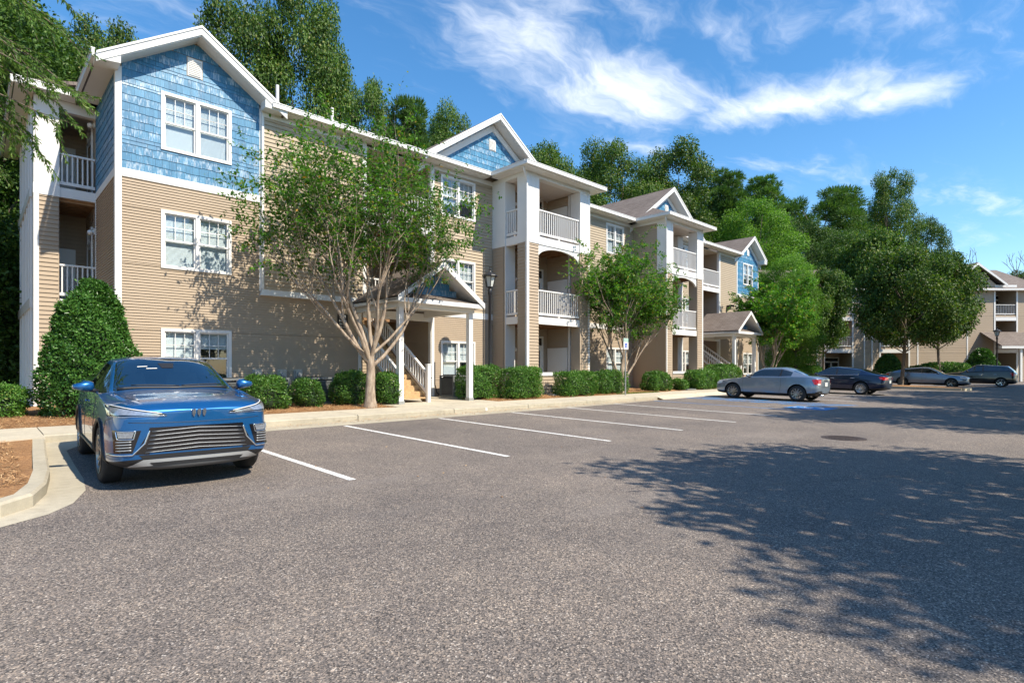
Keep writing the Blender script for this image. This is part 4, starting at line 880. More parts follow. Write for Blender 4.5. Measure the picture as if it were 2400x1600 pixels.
sheath('end_wall', right(43.05), 17.95, 27.5, ZB, ZE, [], BLD, M['siding']); sheath('back_wall', Frame((0, 27.5), (1, 0), (0, 1)), 1.3, 43.05, ZB, ZE, [], BLD, M['siding'])
def crossgable(c, zr, hw, yf, yb, wallz, sl, seed=None, clipfun=None, single=False):
    for s in (-1, 1):
        xe = c + s * hw; ze = zr - sl * hw
        roof('roof_slope', [(c, yf, zr), (xe, yf, ze), (xe, yb, ze), (c, yb, zr)], BLD)
        m = MB(); m.prism([(c, yf - .02, zr - .03), (xe, yf - .02, ze - .03), (xe, yf - .02, ze - .25), (c, yf - .02, zr - .25)], (0, .03, 0)); m.prism([(c, yf - .045, zr + .005), (xe, yf - .045, ze + .005), (xe, yf - .045, ze - .06), (c, yf - .045, zr - .06)], (0, .024, 0)); m.build('rake_board', M['trim'], BLD)
        m = MB(); m.prism([(c, yf + .01, zr - .25), (xe, yf + .01, ze - .25), (xe, yf + .01, ze - .28), (c, yf + .01, zr - .28)], (0, YA - yf - .02, 0)); m.build('rake_soffit', M['soffit'], BLD)
        m = MB(); m.prism([(c, YA - .05, zr - .33), (xe, YA - .05, ze - .33), (xe, YA - .05, ze - .62), (c, YA - .05, zr - .62)], (0, .04, 0)); m.build('frieze_board', M['trim'], BLD)
for c, x0g, x1g in ((16.03, 12.5, 19.6), (30.0, 26.5, 33.5)):
    crossgable(c, 12.20, 3.80, 17.42, 24, 0, .687); top = 11.66
    g = sheath('cross_gable_wall', F0, c - 3.3, c + 3.3, 9.44, 9.46, [], BLD, M['siding'], .1, poly=[(c - 3.5, 9.46), (c + 3.5, 9.46), (c, 9.46 + 3.5 * .687)])
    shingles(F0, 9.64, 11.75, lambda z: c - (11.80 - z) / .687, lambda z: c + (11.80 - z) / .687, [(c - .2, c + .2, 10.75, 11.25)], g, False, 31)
    m = MB(); m.fbox(F0, c - .18, c + .18, 10.77, 11.23, 0, .03)
    for k in range(8): m.fbox(F0, c - .14, c + .14, 10.80 + k * .05, 10.825 + k * .05, .03, .05)
    m.build('gable_vent', M['trim'], g)
crossgable(41.24, 11.10, 2.20, 17.42, 22.5, 0, SLP)
m = MB(); m.prism([(43.02, 17.42, 9.30), (43.46, 17.42, 9.30), (43.46, 17.42, 9.50), (43.02, 17.42, 9.80)], (0, .5, 0)); m.build('eave_return', M['trim'], BLD)
# main roof, eaves
for a, b in ((6.6, 15.5), (20.55, 25.95), (31.0, 39.3)):
    m = MB(); m.box(a, b, 17.46, YB - .03 if b < 11 else YA - .03, 9.42, 9.445); m.build('eave_soffit', M['soffit'], BLD); gutter((a, 17.40, 9.51), (b, 17.40, 9.51), BLD)
roof('main_roof', [(2.3, 17.46, 9.58), (43.5, 17.46, 9.58), (43.5, 22.9, 11.92), (2.3, 22.9, 11.92)][0:0] or [(6.6, 17.46, 9.58), (39.3, 17.46, 9.58), (39.3, 22.9, 11.92), (6.6, 22.9, 11.92)], BLD)
roof('main_roof', [(4.6, 20.4, 10.85), (6.6, 20.4, 10.85), (6.6, 22.9, 11.92), (4.6, 22.9, 11.92)], BLD); roof('main_roof', [(39.3, 20.4, 10.85), (43.5, 20.4, 10.85), (43.5, 22.9, 11.92), (39.3, 22.9, 11.92)], BLD)
roof('main_roof', [(.86, 28.4, 9.55), (43.5, 28.4, 9.55), (43.5, 22.9, 11.92), (4.6, 22.9, 11.92)], BLD)
roof('corner_roof', [(.86, 20.75, 9.56), (4.6, 20.75, 9.56), (4.6, 22.9, 10.5)], BLD); roof('corner_roof', [(.86, 20.75, 9.56), (4.6, 22.9, 11.3), (.86, 28.4, 9.56)], BLD)
for (x, y) in ((7.6, 19.6), (9.75, 19.9), (20.3, 20.2)):
    m = MB(); m.tube([(x, y, 10.2), (x, y, 11.25)], .055, 10); m.build('vent_pipe', M['trim'], BLD)
# ---- left balcony stack ----
YL = 21.2; FLs = front(YL); sideL = left(1.286)
p = sheath('pillar', FLs, 1.30, 1.86, ZB, 9.30, [], BLD, M['siding'], .5)
siding(FLs, 1.40, 1.845, ZB + .05, 6.55, [], .127, p, M['siding'], True)
trimbar('corner_trim', FLs, 1.28, 1.40, ZB, 6.55, -.02, .03, p); m = MB(); m.fbox(FLs, 1.28, 1.865, 6.85, 9.36, -.52, .02); m.fbox(FLs, 1.30, 1.345, 6.9, 9.3, .02, .032); m.fbox(FLs, 1.79, 1.85, 6.9, 9.3, .02, .032); m.build('white_pillar_panel', M['trim'], p)
trimbar('pillar_band', FLs, 1.27, 1.875, 6.55, 6.85, -.5, .035, p)
for i, zf in enumerate((.42, 3.52, 6.80)):
    fl = MB().box(1.3, 2.74, YL + .02, 23.2, zf - .2, zf).build('balcony_floor', M['wood' if i else 'walk'], BLD)
    if i:
        trimbar('balcony_beam', FLs, 1.87, 2.74, zf - .24, zf + .04, -.14, .01, BLD); railing((1.87, YL + .06), (2.72, YL + .06), zf + .14, zf + 1.08, BLD, .12)
        for k in range(9): MB().box(1.32, 2.73, YL + .15 + k * .22, YL + .19 + k * .22, zf - .34, zf - .201).build('joist', M['wood'], fl)
    bw = sheath('balcony_back_wall', front(23.2), 1.29, 2.74, zf, zf + 3.2, [], BLD, M['siding']); siding(front(23.2), 1.3, 2.73, zf, zf + 3.05, [], .127, bw, M['siding'])
    m = MB(); m.fbox(front(23.2), 1.5, 2.45, zf, zf + 1.85, .019, .05); m.build('storage_door', M['door'], bw)
    door(left(2.735), 21.75, 22.7, zf, zf + 2.4, wl); walllamp(left(2.735), 21.45, zf + 2.2, wl)
trimbar('frieze_beam', FLs, 1.28, 2.745, 9.1, 9.40, -.2, .01, BLD)
m = MB(); m.box(1.30, 2.74, YL, 23.3, 9.32, 9.34); m.build('balcony_ceiling', M['ceil'], BLD)
m = MB(); m.box(.86, 2.24, 20.75, YL - .03, 9.40, 9.425); m.box(.86, 1.27, YL - .03, 28.4, 9.40, 9.425); m.build('eave_soffit', M['soffit'], BLD)
gutter((.84, 20.70, 9.49), (2.24, 20.70, 9.49), BLD, .1, .16); gutter((.80, 20.7, 9.49), (.80, 28.4, 9.49), BLD, .06, .16)
# white boarded flank of the stack
fk = sheath('balcony_flank_wall', sideL, 21.25, 27.5, ZB, 9.4, [], BLD, M['trim'])
for y in (21.8, 22.6, 23.3, 24.2, 25.4, 26.6): trimbar('flank_post', sideL, y, y + .14, ZB, 9.4, 0, .05, fk)
for z in (3.3, 6.55): trimbar('flank_band', sideL, 21.72, 27.5, z, z + .3, 0, .06, fk)
# ---- small things fixed to the building ----
sg = MB(); sg.fbox(F0, 8.962, 9.345, 2.845, 3.35, .018, .032); sign = sg.build('unit_sign', M['signblack'], BLD)
def text(s, size, at, mat, parent, rot=(R(90), 0, 0), align='CENTER', ext=.002, world=True):
    c = bpy.data.curves.new('lettering', 'FONT'); c.body = s; c.size = size; c.align_x = align; c.align_y = 'CENTER'; c.extrude = ext
    t = bpy.data.objects.new('tmp', c); COL.objects.link(t); dg = bpy.context.evaluated_depsgraph_get(); me = bpy.data.meshes.new_from_object(t.evaluated_get(dg)); bpy.data.objects.remove(t); me.materials.clear(); me.materials.append(M[mat])
    o = bpy.data.objects.new('lettering', me); o.matrix_basis = Matrix.Translation(at) @ Matrix.LocRotScale(None, __import__('mathutils').Euler(rot), None); return link(o, parent, world)
for s, sz, z in (('300', .155, 3.262), ('301-304', .082, 3.125), ('201-204', .082, 3.02), ('101-104', .082, 2.915)): text(s, sz, (9.153, YA - .034, z), 'signwhite', sign)
mt = MB()
for k, x in enumerate((6.33, 7.09, 7.60)):
    m = MB(); m.box(x - .11, x + .11, YA - .13, YA - .012, 1.18, 1.45); m.box(x - .14, x + .14, YA - .03, YA - .012, 1.15, 1.48); m.lathe([(0, -.2), (.07, -.2), (.08, -.13)], (x, YA, 1.32), 12, 'y'); m.tube([(x, YA - .06, .4), (x, YA - .06, 1.2)], .022, 8); m.build('meter_box', M['greymetal'], BLD)
m = MB(); m.tube([(12.99, YA - .05, 1.75), (12.99, YA - .05, .9), (13.05, YA - .12, .55), (13.25, YA - .3, .42)], .022, 8); m.build('refrigerant_pipe', M['blackplastic'], BLD)
# ------------------------------------------------------------------ cars (local: nose towards -Y at y=0, x across, z up)
def stations(p):
    w = p['W'] / 2; zb = p['zb']; h0, h1, b0, b1 = p['h0'], p['h1'], p['b0'], p['b1']; L, H = p['L'], p['H']; S = []
    tw = p.get('tumble', .60) / .91 * w
    def st(y, zb, wb, zw, w_, zs, ws, zr, wr, zt): S.append((y, zb, wb, zw, w_, zs, ws, zr, wr, zt))
    n = p.get('nose', .0)
    st(0, zb + .06, w * .60, .48, w * .77, h0 - .19, w * .75, h0 - .11, w * .66, h0 - .075)
    st(.12, zb + .03, w * .70, .50, w * .92, h0 - .09, w * .87, h0 - .015, w * .75, h0 + .018)
    st(.38, zb, w * .76, .54, w * .985, h0 + (h1 - h0) * .25 - .045, w * .925, h0 + (h1 - h0) * .3, w * .77, h0 + (h1 - h0) * .3 + .035)
    st(.85, zb, w * .82, .58, w, (h0 + h1) / 2 - .03, w * .94, (h0 + h1) / 2 + .005, w * .77, (h0 + h1) / 2 + .04)
    st(p['yc'], zb, w * .84, .60, w, b0 - .005, w * .945, h1, w * .80, h1 + .045)
    st(p['yrf'], zb, w * .84, .62, w, b0 + .02, w * .945, H - .075, tw * .99, H - .02)
    st(p['yb'], zb, w * .84, .62, w, b0 + (b1 - b0) * .4, w * .945, H - .055, tw, H)
    st(p['yb'] + .07, zb, w * .84, .62, w, b0 + (b1 - b0) * .45, w * .945, H - .056, tw, H - .001)
    ym = p['yb'] + .07 + (p['ye'] - p['yb'] - .07) * .62; zm = H - .02 - (H - p['zre']) * .35
    st(ym, zb, w * .84, .63, w, b0 + (b1 - b0) * .75, w * .94, zm - .06, tw * .975, zm)
    st(p['ye'], zb, w * .84, .64, w * .995, b1, w * .925, p['zre'] - .065, tw * .93, p['zre'])
    st(p['yd'], zb + .02, w * .82, .66, w * .975, p['zd'] - .05, w * .89, p['zd'] - .015, w * .74, p['zd'])
    st(L - .12, zb + .08, w * .72, .64, w * .92, p['zt'] - .07, w * .83, p['zt'] - .03, w * .68, p['zt'])
    st(L, zb + .16, w * .55, .60, w * .74, p['zt'] - .20, w * .70, p['zt'] - .14, w * .58, p['zt'] - .11)
    return S
def car(p, name, label, loc, rz, paint, group=None):
    root = thing(name, label, 'car', loc, rz, group); S = stations(p); NS = len(S); V = []; rows = 10
    for (y, zb, wb, zw, w, zs, ws, zr, wr, zt) in S:
        l = lambda a, b, t: a + (b - a) * t
        half = [(0, zb), (wb, zb), (w * .975, zb + .13), (w, zw), (ws, zs), (l(ws, wr, .10), l(zs, zr, .10)), (l(ws, wr, .87), l(zs, zr, .87)), (wr, zr), (wr * .62, zt - (zt - zr) * .14), (0, zt)]
        ring = half + [(-x, z) for (x, z) in half[-2:0:-1]]
        V += [(x, y, z) for x, z in ring]
    N = 18; F = []; MI = []
    def mi(i, k):
        r = k if k < 9 else 17 - k
        if r <= 1: return 4
        if i == 4 and r in (7, 8): return 1
        if i in (4, 5) and r == 5: return 2
        if i in (7, 8) and r == 5: return 2
        if i == 9 and r in (7, 8): return 3
        if i == 6 and r == 5: return 4
        return 0
    for i in range(NS - 1):
        for k in range(N):
            a = i * N + k; b = i * N + (k + 1) % N; F.append((a, b, b + N, a + N)); MI.append(mi(i, k))
    for i, fl in ((0, False), (NS - 1, True)):
        for k in range(9):
            a, b = i * N + k, i * N + k + 1; c, d = i * N + (18 - k - 1) % 18, i * N + (18 - k) % 18
            q = [a, d, c, b] if not fl else [a, b, c, d]
            q = [v for j, v in enumerate(q) if v not in q[:j]]; F.append(tuple(q)); MI.append(4 if k < 1 else 0)
    me = bpy.data.meshes.new('carbody'); me.from_pydata(V, [], F)
    for mt in (paint, M[p.get('ws', 'tint')], M['tint'], M['tint'], M['blackplastic']): me.materials.append(mt)
    me.polygons.foreach_set('material_index', MI); me.polygons.foreach_set('use_smooth', [True] * len(F)); me.update()
    bm = bmesh.new(); bm.from_mesh(me); bmesh.ops.recalc_face_normals(bm, faces=bm.faces); cr = bm.edges.layers.float.new('crease_edge')
    for e in bm.edges:
        a, b = sorted((e.verts[0].index, e.verts[1].index)); ia, ka, ib, kb = a // N, a % N, b // N, b % N; ra = ka if ka <= 9 else 18 - ka; rb = kb if kb <= 9 else 18 - kb
        if ra == rb == 4: e[cr] = .55
        if ra == rb and ra in (5, 6) and ia >= 4 and ib <= 10: e[cr] = .6
        if ra == rb == 7 and ia >= 4 and ib <= 10: e[cr] = .35
        if ia == ib and ia in (4, 5, 9, 10) and ra >= 4 and rb >= 4: e[cr] = .45
        if ra == rb == 2: e[cr] = .4
        if ia == ib and ia in (6, 7) and ra in (5, 6) and rb in (5, 6): e[cr] = 1
    bm.to_mesh(me); bm.free()
    tmp = bpy.data.objects.new('tmpcar', me); COL.objects.link(tmp); sub = tmp.modifiers.new('s', 'SUBSURF'); sub.levels = 3; sub.render_levels = 3
    cutm = MB()
    for ya in (p['fa'], p['ra']):
        for s in (-1, 1):
            c = MB(); r = p['wr'] + p.get('gap', .045); c.lathe([(0, .46 * s), (r, .46 * s), (r, 1.2 * s), (0, 1.2 * s)], (0, ya, p['wr'] + .012), 40, 'x'); cutm.add(c.v, c.f if s > 0 else [f[::-1] for f in c.f])
    cm = bpy.data.meshes.new('cut'); cm.from_pydata(cutm.v, [], cutm.f); [cm.materials.append(M['blackplastic']) for _ in range(5)]; cm.polygons.foreach_set('material_index', [4] * len(cm.polygons)); b2 = bmesh.new(); b2.from_mesh(cm); bmesh.ops.remove_doubles(b2, verts=b2.verts, dist=1e-5); bmesh.ops.recalc_face_normals(b2, faces=b2.faces); b2.to_mesh(cm); b2.free()
    co = bpy.data.objects.new('tmpcut', cm); COL.objects.link(co); bo = tmp.modifiers.new('b', 'BOOLEAN'); bo.operation = 'DIFFERENCE'; bo.object = co; bo.solver = 'EXACT'; bo.material_mode = 'INDEX'
    dg = bpy.context.evaluated_depsgraph_get(); res = bpy.data.meshes.new_from_object(tmp.evaluated_get(dg)); bpy.data.objects.remove(tmp); bpy.data.objects.remove(co)
    bvh = BVHTree.FromPolygons([v.co.copy() for v in res.vertices], [tuple(f.vertices) for f in res.polygons])
    names = ['body', 'windscreen', 'side_window', 'rear_window', 'underbody']; mats = [paint, M[p.get('ws', 'tint')], M['tint'], M['tint'], M['blackplastic']]
    parts = {}
    for f in res.polygons:
        k = names[min(f.material_index, 4)]
        if k == 'side_window': k = ('side_window', f.center.x > 0, f.center.y > p['yb'] + .03)
        parts.setdefault(k, []).append(f)
    for k, fs in parts.items():
        ix = {}; vv = []; ff = []
        for f in fs:
            t = []
            for v in f.vertices:
                if v not in ix: ix[v] = len(vv); vv.append(tuple(res.vertices[v].co))
                t.append(ix[v])
            ff.append(tuple(t))
        nm = k if isinstance(k, str) else k[0]; mm = bpy.data.meshes.new(nm); mm.from_pydata(vv, [], ff); mm.materials.append(mats[min(fs[0].material_index, 4)]); mm.polygons.foreach_set('use_smooth', [True] * len(ff)); mm.update()
        o = obj(nm, mm, root, False)
        if nm == 'body': body = o
    # ---- patches laid on the body surface ----
    def hit(ax, a, b):
        if ax == 'f': o, d = Vector((a, -3, b)), Vector((0, 1, 0))
        elif ax == 'r': o, d = Vector((a, p['L'] + 3, b)), Vector((0, -1, 0))
        elif ax == 't': o, d = Vector((a, b, 4)), Vector((0, 0, -1))
        else: o, d = Vector((3 * ax, a, b)), Vector((-ax, 0, 0))
        h = bvh.ray_cast(o, d)
        return (h[0], h[1] if h[1].dot(d) < 0 else -h[1]) if h[0] else (None, None)
    def patch(nm, ax, cs, mat, off=.006, nu=8, nv=4, par=None):
        m = MB(); G = []; last = None
        for j in range(nv + 1):
            for i in range(nu + 1):
                u, v = i / nu, j / nv; a = (cs[0][0] * (1 - u) + cs[1][0] * u) * (1 - v) + (cs[3][0] * (1 - u) + cs[2][0] * u) * v; b = (cs[0][1] * (1 - u) + cs[1][1] * u) * (1 - v) + (cs[3][1] * (1 - u) + cs[2][1] * u) * v
                P, n = hit(ax, a, b)
                if P is None: P, n = last if last else (Vector((0, 0, .5)), Vector((0, 0, 1)))
                last = (P, n); G.append(tuple(P + n * off))
        Fs = [(j * (nu + 1) + i, j * (nu + 1) + i + 1, (j + 1) * (nu + 1) + i + 1, (j + 1) * (nu + 1) + i) for j in range(nv) for i in range(nu)]
        if ax in ('r', 1): Fs = [f[::-1] for f in Fs]
        m.add(G, Fs); return m.build(nm, M[mat] if isinstance(mat, str) else mat, par or root, True, False)
    def line(nm, ax, pts, w, mat, off=.006, par=None):
        m = MB(); P = []
        for (a0, b0), (a1, b1) in zip(pts, pts[1:]):
            for k in range(8):
                h, n = hit(ax, a0 + (a1 - a0) * k / 8, b0 + (b1 - b0) * k / 8)
                if h is not None: P.append(h + n * off)
        h, n = hit(ax, *pts[-1])
        if h is not None: P.append(h + n * off)
        if len(P) > 1: m.tube(P, w, 6); return m.build(nm, M[mat] if isinstance(mat, str) else mat, par or root, True, False)
    # wheels
    r = p['wr']; tw = .11; tm = MB(); tm.lathe([(r * .66, -tw), (r * .90, -tw), (r * .985, -tw * .75), (r, -tw * .4), (r, tw * .4), (r * .985, tw * .75), (r * .90, tw), (r * .66, tw * .92)], (0, 0, 0), 40, 'x'); tyre = tm.mesh('tyre', M['rubber'], True)
    rm = MB(); ns = p.get('spokes', 5); rr_ = r * .66; rm.lathe([(rr_ * 1.02, tw), (rr_ * 1.0, tw * 1.02), (rr_ * .90, tw * .80), (rr_ * .90, -tw)], (0, 0, 0), 40, 'x'); rm.lathe([(0, tw * .78), (rr_ * .2, tw * .8), (rr_ * .24, tw * .5)], (0, 0, 0), 16, 'x')
    for k in range(ns):
        for d in ((-.10, .10) if p.get('twin', True) else (0,)):
            th = 2 * math.pi * k / ns + d; c, s = math.cos(th), math.sin(th); c2, s2 = math.cos(th + d * .9), math.sin(th + d * .9)
            rm.bar((tw * .62, c * rr_ * .18, s * rr_ * .18), (tw * .80, c2 * rr_ * .93, s2 * rr_ * .93), rr_ * (.09 if p.get('twin', True) else .2), .03, (1, 0, 0))
    rim = rm.mesh('rim', M[p.get('rim', 'rim_silver')]); hm = MB(); hm.lathe([(0, -.02), (rr_ * .72, -.02), (rr_ * .72, .02), (0, .02)], (0, 0, 0), 24, 'x'); hub = hm.mesh('wheel', M['acdark'])
    for ya in (p['fa'], p['ra']):
        for s in (-1, 1):
            wo_ = bpy.data.objects.new('wheel', hub); wo_.matrix_basis = Matrix.Translation((s * (p['W'] / 2 - tw - .02), ya, r)) @ Matrix.Rotation(0 if s > 0 else math.pi, 4, 'Z'); link(wo_, root, False)
            for nm, q in (('tyre', tyre), ('rim', rim)): o = bpy.data.objects.new(nm, q); link(o, wo_, False)
    # mirrors
    for s in (-1, 1):
        y = p['yc'] + .34; z = p['b0'] + .05; x = s * (p['W'] / 2 * .945)
        m = MB(); G = []
        for j in range(7):
            for i in range(10):
                ph = -math.pi / 2 + math.pi * j / 6; th = 2 * math.pi * i / 10; cc = lambda v: math.copysign(abs(v) ** .6, v); G.append((x + s * .125 + .12 * cc(math.cos(ph)) * cc(math.cos(th)), y + .085 * cc(math.cos(ph)) * math.sin(th) * (1 if math.sin(th) < 0 else .3), z + .03 + (.062 if math.sin(ph) > 0 else .055) * cc(math.sin(ph)) * (1 - .25 * s * cc(math.cos(th)))))
        m.add(G, [(j * 10 + i, j * 10 + (i + 1) % 10, j * 10 + 10 + (i + 1) % 10, j * 10 + 10 + i) for j in range(6) for i in range(10)]); mo = m.build('mirror', paint, root, True, False)
        m = MB(); m.bar((x - s * .03, y + .01, z - .03), (x + s * .10, y, z - .01), .07, .045); m.build('mirror_arm', M['blackplastic'], mo, True, False)
    return root, patch, line, hit, body
SUV = dict(L=4.64, W=1.82, H=1.56, zb=.20, h0=1.00, h1=1.075, b0=1.07, b1=1.16, yc=1.30, yrf=2.14, yb=2.56, ye=3.86, zre=1.43, yd=4.36, zd=1.16, zt=1.08, fa=.93, ra=3.63, wr=.355, tumble=.60, ws='carglass', spokes=5, rim='rim_grey')
root, patch, line, hit, body = car(SUV, 'crossover_car', 'metallic blue crossover parked nose out beside the round topped holly', (1.97, 7.50, lot(8.43)), R(-2.2), M['paint_blue'])
root.matrix_basis = Matrix.Translation((1.97, 7.50, lot(7.5))) @ Matrix.Rotation(math.atan(SL), 4, 'X') @ Matrix.Rotation(R(-2.2), 4, 'Z')
def sq(s, q): return q if s < 0 else [q[1], q[0], q[3], q[2]]
for s in (-1, 1):
    hl = patch('headlight', 'f', sq(s, [(s * .855, .978), (s * .34, .884), (s * .33, .868), (s * .85, .866)]), 'gloss_black', .006, 16, 5)
    patch('headlight_lens', 'f', sq(s, [(s * .845, .960), (s * .42, .890), (s * .40, .874), (s * .84, .884)]), 'headlamp', .012, 14, 4, hl)
    line('daytime_light', 'f', [(s * .38, .893), (s * .60, .930), (s * .85, .978)], .006, 'white_plastic', .012, hl); line('headlight_edge', 'f', [(s * .33, .868), (s * .60, .864), (s * .85, .864)], .006, 'chrome', .008, hl)
    fp = patch('fog_lamp', 'f', sq(s, [(s * .83, .71), (s * .58, .705), (s * .66, .455), (s * .82, .455)]), 'gloss_black', .006, 6, 6)
    patch('fog_lens', 'f', sq(s, [(s * .79, .69), (s * .645, .69), (s * .665, .625), (s * .78, .625)]), 'headlamp', .014, 4, 2, fp)
    line('fog_surround', 'f', [(s * .80, .70), (s * .63, .70), (s * .65, .61), (s * .79, .61), (s * .80, .70)], .007, 'chrome', .012, fp)
    for k in range(4): line('vent_slat', 'f', [(s * .67, .585 - k * .032), (s * .80, .58 - k * .032)], .006, 'silverplastic', .012, fp)
    line('grille_trim', 'f', [(s * .86, .437), (s * .66, .432), (s * .545, .56), (s * .50, .70)], .011, 'chrome', .010)
    patch('grille_wing', 'f', sq(s, [(s * .64, .438), (s * .50, .70), (s * .48, .70), (s * .50, .43)]), 'gloss_black', .0055, 4, 6)
gr_ = patch('grille', 'f', [(-.50, .735), (.50, .735), (.57, .445), (-.57, .445)], 'gloss_black', .005, 18, 8)
for k in range(6):
    z = .705 - k * .047; w = .48 + .012 * k; line('grille_slat', 'f', [(-w, z - .016), (0, z + .008), (w, z - .016)], .0042, 'slat', .012, gr_)
patch('lower_intake', 'f', [(-.60, .425), (.60, .425), (.56, .375), (-.56, .375)], 'blackplastic', .006, 14, 3)
patch('skid_plate', 'f', [(-.56, .372), (.56, .372), (.70, .300), (-.70, .300)], 'silverplastic', .014, 18, 3); patch('skid_slot', 'f', [(-.50, .335), (.50, .335), (.46, .300), (-.46, .300)], 'blackplastic', .019, 14, 2)
patch('bumper_lip', 'f', [(-.74, .298), (.74, .298), (.62, .235), (-.62, .235)], 'greyplastic', .010, 18, 3)
for k in (-1, 0, 1):                                              # the badge: three small slanted shields
    m = MB(); h, n = hit('f', k * .056, .885)
    o = h + n * .008; m.prism([(o.x - .016, o.y, o.z + .040), (o.x + .020, o.y, o.z + .050), (o.x + .020, o.y, o.z - .004), (o.x + .004, o.y, o.z - .046), (o.x - .016, o.y, o.z - .014)], (0, -.010, 0)); m.build('badge_shield', M['chrome'], root, world=False)
line('bumper_seam', 'f', [(-.70, .80), (-.4, .785), (0, .78), (.4, .785), (.70, .80)], .0035, 'blackplastic', 0.)
for s in (-1, 1):
    line('fender_seam', s, [(.28, .84), (.50, .80), (.56, .60)], .0035, 'blackplastic', 0.); line('door_handle', s, [(2.40, .92), (2.56, .93)], .014, M['paint_blue'], .014)
    line('hood_seam', 't', [(s * .70, 1.26), (s * .66, .75), (s * .56, .30)], .004, 'blackplastic', 0)
    line('door_seam', s, [(1.52, .40), (1.50, .70), (1.50, 1.03)], .004, 'blackplastic', 0); line('door_seam', s, [(2.60, .36), (2.60, 1.06)], .004, 'blackplastic', 0); line('sill_cladding', s, [(1.40, .36), (3.20, .36)], .035, 'blackplastic', -.01)
    for ya in (SUV['fa'], SUV['ra']):
        m = MB(); P = [];
        for k in range(21):
            th = R(-8) + R(196) * k / 20; rr_ = SUV['wr'] + .065; h, n = hit(s, ya + rr_ * math.cos(th), SUV['wr'] + rr_ * math.sin(th))
            if h is not None: P.append(h + n * .002)
        m.tube(P, .022, 6); m.build('arch_moulding', M['blackplastic'], root, True, False)
line('cowl', 't', [(-.66, 1.36), (0, 1.285), (.66, 1.36)], .022, 'blackplastic', .004); line('wiper', 't', [(-.50, 1.40), (.05, 1.335)], .008, 'blackplastic', .015); line('wiper', 't', [(.08, 1.34), (.60, 1.42)], .008, 'blackplastic', .015)
patch('sensor_housing', 't', [(-.10, 1.98), (.10, 1.98), (.07, 1.84), (-.07, 1.84)], 'blackplastic', .003, 4, 4)
patch('windscreen_sticker', 't', [(-.36, 1.90), (-.24, 1.90), (-.24, 1.885), (-.36, 1.885)], 'signwhite', .004, 3, 1); patch('windscreen_sticker', 't', [(-.26, 1.84), (-.13, 1.84), (-.13, 1.825), (-.26, 1.825)], 'signwhite', .004, 3, 1)
m = MB(); m.box(-.70, .70, 1.45, 4.1, .55, .80); m.box(-.72, .72, 1.32, 1.75, .80, .96); m.build('dashboard', M['seat'], root, world=False, bevel=.05)
for s in (-1, 1):
    m = MB(); m.box(s * .36 - .24, s * .36 + .24, 2.10, 2.6, .70, .90); m.prism([(s * .36 - .24, 2.55, .85), (s * .36 + .24, 2.55, .85), (s * .36 + .21, 2.72, 1.30), (s * .36 - .21, 2.72, 1.30)], (0, .12, 0)); m.box(s * .36 - .12, s * .36 + .12, 2.74, 2.83, 1.28, 1.42); m.build('seat', M['seat'], root, world=False, bevel=.03)
m = MB(); P = [(.36 + .17 * math.cos(t), 1.88 + .08 * math.sin(t), .99 + .15 * math.sin(t)) for t in [2 * math.pi * k / 24 for k in range(25)]]; m.tube(P, .014, 6); m.build('steering_wheel', M['blackplastic'], root, True, False)
# ---- slate coupe ----
def rear_kit(patch, line, hit, p, tail, zpl, plate=True, exhaust=False):
    L = p['L']
    for (s, q) in ((-1, tail), (1, [(-a, b) for a, b in tail])):
        tl = patch('tail_light', 'r', q if s > 0 else q, 'red', .008, 6, 4)
    if plate: patch('number_plate', 'r', [(-.15, zpl + .08), (.15, zpl + .08), (.15, zpl - .08), (-.15, zpl - .08)], 'plate', .012, 3, 2)
def sides(patch, line, p, handles, doors, s=(-1, 1)):
    for q in s:
        for (y, z) in handles: line('door_handle', q, [(y - .09, z), (y + .09, z + .008)], .014, 'blackplastic' if p.get('dkh') else p['hmat'], .012)
        for pts in doors: line('door_seam', q, pts, .004, 'blackplastic', 0)
CPE = dict(L=4.42, W=1.80, H=1.42, zb=.19, h0=.80, h1=.93, b0=.95, b1=1.02, yc=1.28, yrf=2.05, yb=2.86, ye=3.30, zre=1.31, yd=3.98, zd=1.07, zt=1.05, fa=.88, ra=3.58, wr=.335, tumble=.56, spokes=10, rim='rim_grey', twin=True, hmat=M['paint_grey'])
CPE['twin'] = False; CPE['spokes'] = 10
def place(root, x, y, rz): root.matrix_basis = Matrix.Translation((x, y, lot(y))) @ Matrix.Rotation(math.atan(SL), 4, 'X') @ Matrix.Rotation(rz, 4, 'Z')
root, patch, line, hit, body = car(CPE, 'coupe_car', 'slate grey two door coupe parked beside the blue hatched aisle', (25.3, 12.35, 0), R(180), M['paint_grey']); place(root, 25.35, 12.2, R(180))
for s in (-1, 1):
    q = [(s * .78, .93), (s * .52, .91), (s * .55, .72), (s * .76, .70)]; tl = patch('tail_light', 'r', q if s > 0 else [q[1], q[0], q[3], q[2]], 'red', .008, 6, 6); q = [(s * .74, .76), (s * .58, .76), (s * .60, .71), (s * .73, .70)]; patch('reverse_lens', 'r', q if s > 0 else [q[1], q[0], q[3], q[2]], 'white_plastic', .012, 4, 2, tl)
    patch('tail_light', s, [(4.12, .92), (4.36, .90), (4.36, .74), (4.22, .72)], 'red', .008, 6, 4); patch('headlight', s, [(.12, .70), (.42, .79), (.38, .68), (.14, .62)], 'white_plastic', .008, 5, 3)
patch('number_plate', 'r', [(-.15, .80), (.15, .80), (.15, .64), (-.15, .64)], 'plate', .012, 3, 2); line('boot_badge', 'r', [(-.20, .87), (.20, .87)], .012, 'blackplastic', .012); line('boot_emblem', 'r', [(-.03, .94), (.03, .94)], .02, 'chrome', .006)
sides(patch, line, CPE, [(2.72, .80)], [[(1.36, .32), (1.30, .60), (1.34, .92)], [(2.86, .34), (2.94, .60), (2.92, .95)], [(1.4, .30), (2.86, .30)]])
